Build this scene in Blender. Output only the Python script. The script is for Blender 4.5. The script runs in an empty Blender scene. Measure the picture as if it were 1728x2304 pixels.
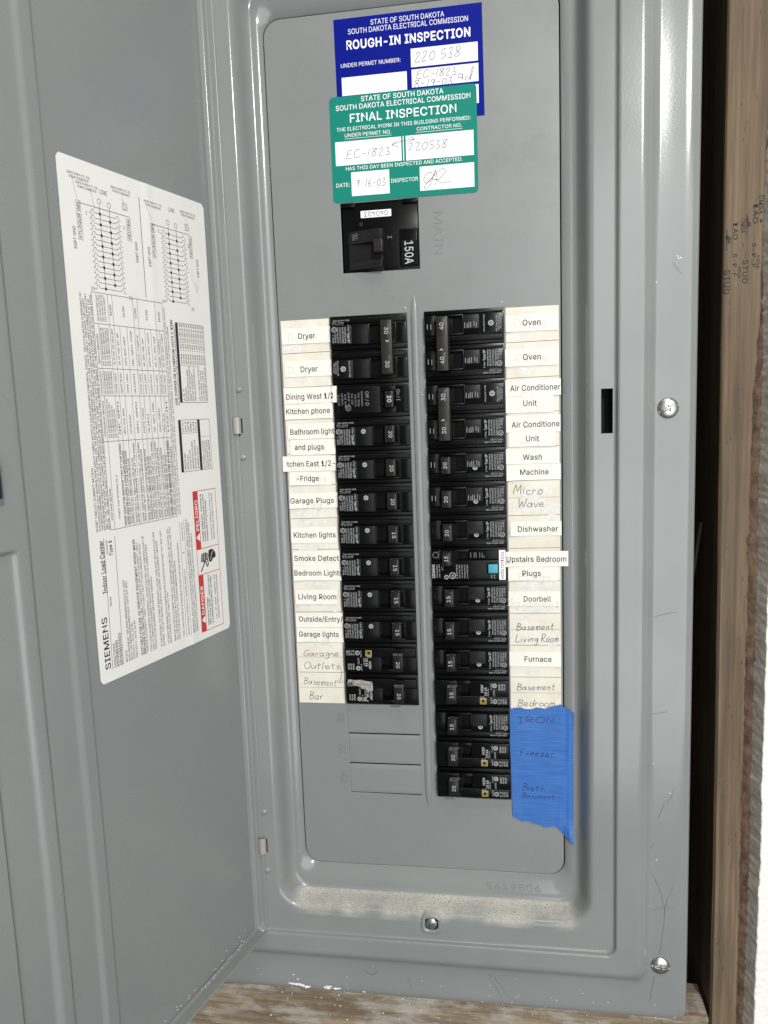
import bpy, bmesh, math, random
from mathutils import Vector, Matrix, Euler
from mathutils import noise as mnoise
random.seed(7)
SC = 0.001          # all dimensions below are millimetres
scene = bpy.context.scene
COL = scene.collection

# ------------------------------------------------------------------ camera
def cam_matrix():
    rx, ry, rz = -0.13111594, 0.03639378, 0.15662708
    cx, sx, cy, sy, cz, sz = math.cos(rx), math.sin(rx), math.cos(ry), math.sin(ry), math.cos(rz), math.sin(rz)
    yaw = Matrix(((cz, -sz, 0), (sz, cz, 0), (0, 0, 1)))
    pit = Matrix(((1, 0, 0), (0, cx, -sx), (0, sx, cx)))
    rol = Matrix(((cy, 0, sy), (0, 1, 0), (-sy, 0, cy)))
    M = yaw @ pit @ rol
    r, f, u = M.col[0], M.col[1], M.col[2]
    m = Matrix((( r[0], u[0], -f[0], 63.03*SC), (r[1], u[1], -f[1], -583.26*SC), (r[2], u[2], -f[2], -71.59*SC), (0, 0, 0, 1)))
    return m
cd = bpy.data.cameras.new('camera')
cd.sensor_fit = 'VERTICAL'; cd.sensor_height = 24.0; cd.sensor_width = 18.0
cd.lens = 1731.99/2304*24.0
cd.clip_start = 0.02; cd.clip_end = 50
cam = bpy.data.objects.new('camera', cd); COL.objects.link(cam)
cam.matrix_world = cam_matrix()
scene.camera = cam
# ------------------------------------------------------------------ light
w = bpy.data.worlds.new('World'); scene.world = w; w.use_nodes = True
bg = w.node_tree.nodes['Background']
bg.inputs[0].default_value = (0.95, 0.97, 1.0, 1); bg.inputs[1].default_value = 0.18
def area(name, loc, target, sx, sy, power, col=(1, 1, 1)):
    l = bpy.data.lights.new(name, 'AREA'); l.shape = 'RECTANGLE'; l.size = sx; l.size_y = sy; l.energy = power; l.color = col
    o = bpy.data.objects.new(name, l); COL.objects.link(o); o.location = Vector(loc)
    o.rotation_euler = (Vector(target)-Vector(loc)).to_track_quat('-Z', 'Y').to_euler()
    return o
KEY = area('ceiling_lamp', (0.64, -1.60, 0.74), (0.05, 0, -0.15), 0.13, 0.13, 22, (1.0, 0.985, 0.95))
FILL = area('fill_light', (0.90, -1.8, -0.32), (0.85, 0, -0.36), 1.6, 1.9, 31, (0.97, 0.99, 1.0))  # added fill from an unseen source, brightens the right trim by reflection
OVER = area('overhead_lamp', (0.15, -0.85, 1.45), (0, -0.02, -0.25), 0.9, 0.35, 10, (1.0, 0.99, 0.96))
scene.view_settings.view_transform = 'Standard'; scene.view_settings.look = 'None'
scene.view_settings.gamma = 1; scene.view_settings.use_curve_mapping = False
scene.view_settings.exposure = 0.0

# ------------------------------------------------------------------ materials
def mat(name, col, rough=0.5, metal=0.0, spec=0.5, bump=None, var=None, coat=0.0):
    m = bpy.data.materials.new(name); m.use_nodes = True
    nt = m.node_tree; b = nt.nodes['Principled BSDF']
    b.inputs['Base Color'].default_value = (*col, 1); b.inputs['Roughness'].default_value = rough
    b.inputs['Metallic'].default_value = metal; b.inputs['Specular IOR Level'].default_value = spec
    b.inputs['Coat Weight'].default_value = coat
    tc = nt.nodes.new('ShaderNodeTexCoord')
    if var:   # (scale, amount, colour2)
        n = nt.nodes.new('ShaderNodeTexNoise'); n.inputs['Scale'].default_value = var[0]; n.inputs['Detail'].default_value = 6
        nt.links.new(tc.outputs['Object'], n.inputs['Vector'])
        mr = nt.nodes.new('ShaderNodeMapRange'); mr.inputs[1].default_value = 0.35; mr.inputs[2].default_value = 0.65
        mr.inputs[3].default_value = 0; mr.inputs[4].default_value = var[1]
        mx = nt.nodes.new('ShaderNodeMix'); mx.data_type = 'RGBA'
        mx.inputs[6].default_value = (*col, 1); mx.inputs[7].default_value = (*var[2], 1)
        nt.links.new(n.outputs['Fac'], mr.inputs[0]); nt.links.new(mr.outputs[0], mx.inputs[0]); nt.links.new(mx.outputs[2], b.inputs['Base Color'])
    if bump:  # (scale, strength, distance_mm)
        n = nt.nodes.new('ShaderNodeTexNoise'); n.inputs['Scale'].default_value = bump[0]; n.inputs['Detail'].default_value = 3
        nt.links.new(tc.outputs['Object'], n.inputs['Vector'])
        bp = nt.nodes.new('ShaderNodeBump'); bp.inputs['Strength'].default_value = bump[1]; bp.inputs['Distance'].default_value = bump[2]*SC
        nt.links.new(n.outputs['Fac'], bp.inputs['Height']); nt.links.new(bp.outputs[0], b.inputs['Normal'])
    return m
def lived_in(m, r0, r1, wave=0.5):
    nt = m.node_tree; N = nt.nodes; L = nt.links; b = N['Principled BSDF']
    tc = N.new('ShaderNodeTexCoord')
    n = N.new('ShaderNodeTexNoise'); n.inputs['Scale'].default_value = 16; n.inputs['Detail'].default_value = 7; n.inputs['Roughness'].default_value = 0.65; L.new(tc.outputs['Object'], n.inputs[0])
    r = N.new('ShaderNodeMapRange'); r.inputs[1].default_value = 0.35; r.inputs[2].default_value = 0.68; r.inputs[3].default_value = r0; r.inputs[4].default_value = r1; L.new(n.outputs['Fac'], r.inputs[0])
    if not b.inputs['Roughness'].is_linked: L.new(r.outputs[0], b.inputs['Roughness'])
    old = b.inputs['Normal'].links[0].from_node
    w_ = N.new('ShaderNodeTexNoise'); w_.inputs['Scale'].default_value = 22; w_.inputs['Detail'].default_value = 1; L.new(tc.outputs['Object'], w_.inputs[0])
    bp = N.new('ShaderNodeBump'); bp.inputs['Strength'].default_value = 0.6; bp.inputs['Distance'].default_value = wave*SC; L.new(w_.outputs['Fac'], bp.inputs['Height']); L.new(bp.outputs[0], old.inputs['Normal'])
GREY = (0.209, 0.219, 0.214)
M_paint = mat('grey_enamel', GREY, 0.22, bump=(650, 0.35, 0.06), var=(14, 0.25, (0.221, 0.230, 0.223)))
M_paint2 = mat('grey_enamel_plate', (0.199, 0.209, 0.204), 0.33, bump=(900, 0.25, 0.05), var=(10, 0.3, (0.207, 0.216, 0.211)))
M_black = mat('black_plastic', (0.003, 0.003, 0.0032), 0.24, spec=0.15, bump=(1500, 0.15, 0.03))
M_black2 = mat('black_plastic_handle', (0.009, 0.0088, 0.0082), 0.26, spec=0.4, bump=(1500, 0.15, 0.03))
M_tie = mat('brown_black_tie', (0.019, 0.0175, 0.0145), 0.36, spec=0.3)
M_pad = mat('satin_black_pad', (0.009, 0.009, 0.0095), 0.42, spec=0.22)
M_sat = mat('black_label_film', (0.003, 0.003, 0.0035), 0.3, spec=0.2)
M_white = mat('white_print', (0.45, 0.46, 0.455), 0.6)
M_dimprint = mat('worn_print', (0.22, 0.22, 0.22), 0.6)
M_yellow = mat('yellow_print', (0.62, 0.47, 0.10), 0.6)
M_ink = mat('black_ink', (0.012, 0.012, 0.013), 0.6)
M_pencil = mat('pencil', (0.075, 0.075, 0.085), 0.7)
M_ghost = mat('faded_writing', (0.56, 0.545, 0.49), 0.8)
M_strip = mat('cream_card', (0.64, 0.595, 0.49), 0.75, bump=(300, 0.3, 0.15), var=(60, 0.9, (0.72, 0.69, 0.61)))
M_paper = mat('ivory_paper', (0.72, 0.705, 0.625), 0.7, bump=(200, 0.3, 0.15), var=(70, 0.8, (0.77, 0.76, 0.70)))
M_paperw = mat('white_paper', (0.74, 0.73, 0.69), 0.45, bump=(90, 0.25, 0.25), var=(25, 0.5, (0.70, 0.69, 0.66)))
M_fluid = mat('correction_fluid', (0.80, 0.79, 0.80), 0.7, bump=(900, 0.8, 0.2))
M_corr = mat('dried_correction_fluid', (0.70, 0.685, 0.67), 0.7, bump=(900, 0.8, 0.3), var=(260, 0.9, (0.60, 0.57, 0.52)))
M_line = mat('grey_line', (0.10, 0.09, 0.08), 0.8)
M_blue = mat('blue_sticker', (0.001, 0.007, 0.20), 0.5, spec=0.08)
M_green = mat('green_sticker', (0.006, 0.195, 0.145), 0.5, spec=0.12)
M_red = mat('red_print', (0.50, 0.03, 0.025), 0.5)
M_teal = mat('teal_button', (0.05, 0.32, 0.42), 0.45)
M_steel = mat('zinc_steel', (0.50, 0.49, 0.47), 0.34, metal=1.0, bump=(700, 0.5, 0.2), var=(300, 0.8, (0.30, 0.29, 0.27)))
M_knuckle = mat('hinge_steel', (0.34, 0.32, 0.30), 0.5, metal=0.2, bump=(700, 0.4, 0.1))
M_dark = mat('cavity_shade', (0.006, 0.006, 0.006), 0.9)  # near-black colour puts the shade of gaps and holes into the surface
M_foil = mat('foil_scrap', (0.50, 0.48, 0.45), 0.35, metal=0.4, bump=(500, 0.8, 0.5), var=(500, 0.8, (0.15, 0.13, 0.11)))
M_splat = mat('plaster_splatter', (0.80, 0.79, 0.76), 0.8)
M_crack = mat('hairline_scratch', (0.14, 0.143, 0.139), 0.6)
M_dimple = mat('embossed_paint', GREY, 0.25)

lived_in(M_paint, 0.17, 0.36, .5); lived_in(M_paint2, 0.24, 0.42, .35)
def nodes(m): return m.node_tree, m.node_tree.nodes, m.node_tree.links
def dusty_paint():
    m = mat('grey_enamel_dusty', GREY, 0.17, bump=(650, 0.35, 0.06))
    nt, N, L = nodes(m); b = N['Principled BSDF']
    tc = N.new('ShaderNodeTexCoord'); sp = N.new('ShaderNodeSeparateXYZ'); L.new(tc.outputs['Object'], sp.inputs[0])
    def mr(src, a, b_, c, d):
        r = N.new('ShaderNodeMapRange'); r.inputs[1].default_value = a; r.inputs[2].default_value = b_; r.inputs[3].default_value = c; r.inputs[4].default_value = d
        L.new(src, r.inputs[0]); return r.outputs[0]
    def mul(a, b_):
        r = N.new('ShaderNodeMath'); r.operation = 'MULTIPLY'; L.new(a, r.inputs[0]); L.new(b_, r.inputs[1]); return r.outputs[0]
    n1 = N.new('ShaderNodeTexNoise'); n1.inputs['Scale'].default_value = 38; n1.inputs['Detail'].default_value = 5; L.new(tc.outputs['Object'], n1.inputs[0])
    n2 = N.new('ShaderNodeTexNoise'); n2.inputs['Scale'].default_value = 1100; n2.inputs['Detail'].default_value = 3; L.new(tc.outputs['Object'], n2.inputs[0])
    z = sp.outputs[2]; y = sp.outputs[1]; x = sp.outputs[0]
    # the sheet of dust lies on the lower ramp of the recess
    add = N.new('ShaderNodeMath'); add.operation = 'MULTIPLY_ADD'; L.new(n1.outputs['Fac'], add.inputs[0]); add.inputs[1].default_value = 0.012; L.new(y, add.inputs[2])
    a = mul(mr(z, -0.4630, -0.4665, 0, 1), mr(add.outputs[0], -0.0135, -0.0075, 0, 1))
    a = mul(a, mr(y, -0.0005, -0.0020, 0, 1))
    a = mul(a, mr(z, -0.4800, -0.4780, 0, 1))
    a = mul(a, mr(n1.outputs['Fac'], 0.30, 0.62, 0.40, 0.95))
    ab = N.new('ShaderNodeMath'); ab.operation = 'ABSOLUTE'; L.new(x, ab.inputs[0])
    a = mul(a, mr(ab.outputs[0], 0.118, 0.108, 0, 1))
    cr = N.new('ShaderNodeMix'); cr.data_type = 'RGBA'; cr.inputs[6].default_value = (0.27, 0.25, 0.215, 1); cr.inputs[7].default_value = (0.52, 0.50, 0.44, 1)
    L.new(mr(n2.outputs['Fac'], 0.36, 0.55, 0, 1), cr.inputs[0])
    v = N.new('ShaderNodeTexNoise'); v.inputs['Scale'].default_value = 12; L.new(tc.outputs['Object'], v.inputs[0])
    base = N.new('ShaderNodeMix'); base.data_type = 'RGBA'; base.inputs[6].default_value = (*GREY, 1); base.inputs[7].default_value = (0.225, 0.234, 0.228, 1)
    L.new(mr(v.outputs['Fac'], 0.4, 0.6, 0, 1), base.inputs[0])
    mx = N.new('ShaderNodeMix'); mx.data_type = 'RGBA'; L.new(a, mx.inputs[0]); L.new(base.outputs[2], mx.inputs[6]); L.new(cr.outputs[2], mx.inputs[7])
    L.new(mx.outputs[2], b.inputs['Base Color'])
    ro = N.new('ShaderNodeMapRange'); ro.inputs[3].default_value = 0.16; ro.inputs[4].default_value = 0.9; L.new(a, ro.inputs[0]); L.new(ro.outputs[0], b.inputs['Roughness'])
    return m
M_trim = dusty_paint(); lived_in(M_trim, 0.14, 0.28, .3)
def wood(name, axis, c1, c2, c3, blotch=0.0, knots=True):
    m = mat(name, c1, 0.75); nt, N, L = nodes(m); b = N['Principled BSDF']
    tc = N.new('ShaderNodeTexCoord'); mp = N.new('ShaderNodeMapping'); L.new(tc.outputs['Object'], mp.inputs[0])
    s = [260, 260, 260]; s[axis] = 9; mp.inputs['Scale'].default_value = s
    n = N.new('ShaderNodeTexNoise'); n.inputs['Scale'].default_value = 1; n.inputs['Detail'].default_value = 8; n.inputs['Roughness'].default_value = 0.65; L.new(mp.outputs[0], n.inputs[0])
    mp2 = N.new('ShaderNodeMapping'); L.new(tc.outputs['Object'], mp2.inputs[0]); s2 = [70, 70, 70]; s2[axis] = 5; mp2.inputs['Scale'].default_value = s2
    n2 = N.new('ShaderNodeTexNoise'); n2.inputs['Scale'].default_value = 1; n2.inputs['Detail'].default_value = 5; L.new(mp2.outputs[0], n2.inputs[0])
    cr = N.new('ShaderNodeValToRGB'); L.new(n.outputs['Fac'], cr.inputs[0])
    cr.color_ramp.elements[0].position = 0.33; cr.color_ramp.elements[0].color = (*c2, 1); cr.color_ramp.elements[1].position = 0.62; cr.color_ramp.elements[1].color = (*c1, 1)
    mx = N.new('ShaderNodeMix'); mx.data_type = 'RGBA'; L.new(cr.outputs[0], mx.inputs[6]); mx.inputs[7].default_value = (*c3, 1)
    r = N.new('ShaderNodeMapRange'); r.inputs[1].default_value = 0.45; r.inputs[2].default_value = 0.7; r.inputs[4].default_value = 0.75; L.new(n2.outputs['Fac'], r.inputs[0]); L.new(r.outputs[0], mx.inputs[0])
    out = mx.outputs[2]
    n3 = N.new('ShaderNodeTexNoise'); n3.inputs['Scale'].default_value = 55; n3.inputs['Detail'].default_value = 9; n3.inputs['Roughness'].default_value = 0.7
    mp3 = N.new('ShaderNodeMapping'); s3 = [1.0, 1.0, 1.0]; s3[axis] = 0.28; mp3.inputs['Scale'].default_value = s3; L.new(tc.outputs['Object'], mp3.inputs[0]); L.new(mp3.outputs[0], n3.inputs[0])
    if blotch:
        r3 = N.new('ShaderNodeMapRange'); r3.inputs[1].default_value = 0.48; r3.inputs[2].default_value = 0.60; r3.inputs[4].default_value = blotch; L.new(n3.outputs['Fac'], r3.inputs[0])
        m3 = N.new('ShaderNodeMix'); m3.data_type = 'RGBA'; L.new(r3.outputs[0], m3.inputs[0]); L.new(out, m3.inputs[6]); m3.inputs[7].default_value = (0.42, 0.39, 0.34, 1); out = m3.outputs[2]
    L.new(out, b.inputs['Base Color'])
    ad = N.new('ShaderNodeMath'); L.new(n.outputs['Fac'], ad.inputs[0]); L.new(n3.outputs['Fac'], ad.inputs[1])
    bp = N.new('ShaderNodeBump'); bp.inputs['Strength'].default_value = 0.7; bp.inputs['Distance'].default_value = (1.6 if blotch else 0.5)*SC; L.new(ad.outputs[0], bp.inputs['Height']); L.new(bp.outputs[0], b.inputs['Normal'])
    return m
M_stud = wood('pine_stud', 2, (0.180, 0.128, 0.074), (0.085, 0.058, 0.035), (0.070, 0.044, 0.026))
M_board = wood('weathered_board', 0, (0.32, 0.255, 0.165), (0.13, 0.095, 0.062), (0.12, 0.08, 0.045), blotch=0.7)
M_glue = mat('brown_adhesive', (0.060, 0.034, 0.019), 0.7, bump=(300, 1, 1.0), var=(110, 0.9, (0.14, 0.085, 0.048)))
M_core = mat('gypsum_core', (0.62, 0.59, 0.53), 0.9, bump=(500, 0.5, 0.5), var=(200, 0.6, (0.42, 0.37, 0.30)))
M_drywall = mat('white_drywall', (0.82, 0.80, 0.74), 0.8, bump=(160, 0.9, 1.2), var=(60, 0.5, (0.74, 0.72, 0.67)))
M_stamp = mat('mill_stamp_ink', (0.018, 0.016, 0.014), 0.8, var=(900, 0.6, (0.07, 0.055, 0.04)))
def tape_mat():
    m = mat('blue_masking_tape', (0.012, 0.10, 0.42), 0.5); nt, N, L = nodes(m); b = N['Principled BSDF']
    tc = N.new('ShaderNodeTexCoord'); mp = N.new('ShaderNodeMapping'); mp.inputs['Scale'].default_value = (45, 45, 1300); L.new(tc.outputs['Object'], mp.inputs[0])
    n = N.new('ShaderNodeTexNoise'); n.inputs['Scale'].default_value = 1; n.inputs['Detail'].default_value = 4; L.new(mp.outputs[0], n.inputs[0])
    cr = N.new('ShaderNodeValToRGB'); L.new(n.outputs['Fac'], cr.inputs[0])
    cr.color_ramp.elements[0].position = 0.30; cr.color_ramp.elements[0].color = (0.012, 0.095, 0.35, 1); cr.color_ramp.elements[1].position = 0.72; cr.color_ramp.elements[1].color = (0.040, 0.155, 0.455, 1)
    L.new(cr.outputs[0], b.inputs['Base Color'])
    bp = N.new('ShaderNodeBump'); bp.inputs['Strength'].default_value = 0.7; bp.inputs['Distance'].default_value = 0.25*SC; L.new(n.outputs['Fac'], bp.inputs['Height']); L.new(bp.outputs[0], b.inputs['Normal'])
    return m
M_tape = tape_mat()

# ------------------------------------------------------------------ object helpers
def to_mesh(name, bm, m, smooth=False, angle=None):
    me = bpy.data.meshes.new(name)
    bm.verts.ensure_lookup_table()
    for v in bm.verts: v.co *= SC
    bm.to_mesh(me); bm.free()
    if m: me.materials.append(m)
    if smooth:
        me.polygons.foreach_set('use_smooth', [True]*len(me.polygons))
        if angle: me.set_sharp_from_angle(angle=math.radians(angle))
    me.update()
    return me
def link(name, me, parent=None, loc=None, kind=None):
    o = bpy.data.objects.new(name, me); COL.objects.link(o)
    if parent: o.parent = parent
    if loc: o.location = Vector(loc)*SC
    if kind: o['kind'] = kind
    return o
def empty(name, loc=(0, 0, 0), rot=(0, 0, 0)):
    o = bpy.data.objects.new(name, None); COL.objects.link(o); o.location = Vector(loc)*SC; o.rotation_euler = rot
    o.empty_display_size = 0.01
    return o
def tag(o, label, cat, group=None, kind=None):
    o['label'] = label; o['category'] = cat
    if group: o['group'] = group
    if kind: o['kind'] = kind
    return o
def box(bm, x0, x1, h0, h1, z0, z1, b=0.0, seg=2):
    """axis box; h = height towards the viewer (-Y)"""
    r = bmesh.ops.create_cube(bm, size=1.0)['verts']
    cx, cy, cz = (x0+x1)/2, -(h0+h1)/2, (z0+z1)/2
    for v in r:
        v.co = Vector((cx+v.co.x*abs(x1-x0), cy+v.co.y*abs(h1-h0), cz+v.co.z*abs(z1-z0)))
    if b:
        es = list({e for v in r for e in v.link_edges})
        bmesh.ops.bevel(bm, geom=es, offset=b, segments=seg, affect='EDGES', profile=0.5)
def prism(bm, pts, z0, z1, b=0.0, taper=0.0):
    """pts: (x, h) polygon swept along z"""
    cx = sum(p[0] for p in pts)/len(pts)
    va = [bm.verts.new((x, -h, z0)) for x, h in pts]; vb = [bm.verts.new((x, -h, z1)) for x, h in pts]
    if taper:
        for vs, sg in ((va, 1), (vb, -1)):
            for v in vs:
                if -v.co.y > 5: v.co.z += sg*taper*(1 if z0 < z1 else -1)
    n = len(pts); fs = [bm.faces.new(va), bm.faces.new(vb[::-1])]
    for i in range(n): fs.append(bm.faces.new((va[i], vb[i], vb[(i+1) % n], va[(i+1) % n])))
    bmesh.ops.recalc_face_normals(bm, faces=fs)
    if b:
        es = list({e for f in fs for e in f.edges})
        bmesh.ops.bevel(bm, geom=es, offset=b, segments=2, affect='EDGES', profile=0.5)
def fill_shape(loops, h0, h1, bev=0.0):
    """flat plate with holes: loops of (x,z); returns bmesh with front at h1"""
    cu = bpy.data.curves.new('tmp', 'CURVE'); cu.dimensions = '2D'; cu.fill_mode = 'BOTH'
    cu.extrude = (h1-h0)/2-bev; cu.bevel_depth = bev; cu.bevel_resolution = 2
    for lp in loops:
        sp = cu.splines.new('POLY'); sp.points.add(len(lp)-1); sp.use_cyclic_u = True
        for p, (x, z) in zip(sp.points, lp): p.co = (x, z, 0, 1)
    o = bpy.data.objects.new('tmp', cu); me = bpy.data.meshes.new_from_object(o)
    bm = bmesh.new(); bm.from_mesh(me)
    bpy.data.objects.remove(o); bpy.data.meshes.remove(me); bpy.data.curves.remove(cu)
    for v in bm.verts:
        x, z, d = v.co; v.co = Vector((x, -(h0+h1)/2-d, z))
    return bm
def rrect(x0, x1, z0, z1, r, n=6):
    pts = []
    for cx, cz, a0 in ((x1-r, z1-r, 0), (x0+r, z1-r, 90), (x0+r, z0+r, 180), (x1-r, z0+r, 270)):
        for i in range(n+1):
            a = math.radians(a0+90*i/n); pts.append((cx+r*math.cos(a), cz+r*math.sin(a)))
    return pts
def flat_poly(bm, pts, h):
    """thin printed area at height h"""
    vs = [bm.verts.new((x, -h, z)) for x, z in pts]
    f = bm.faces.new(vs); f.normal_update()
    if f.normal.y > 0: f.normal_flip()
def rect(bm, x0, x1, z0, z1, h): flat_poly(bm, [(x0, z0), (x1, z0), (x1, z1), (x0, z1)], h)
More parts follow.
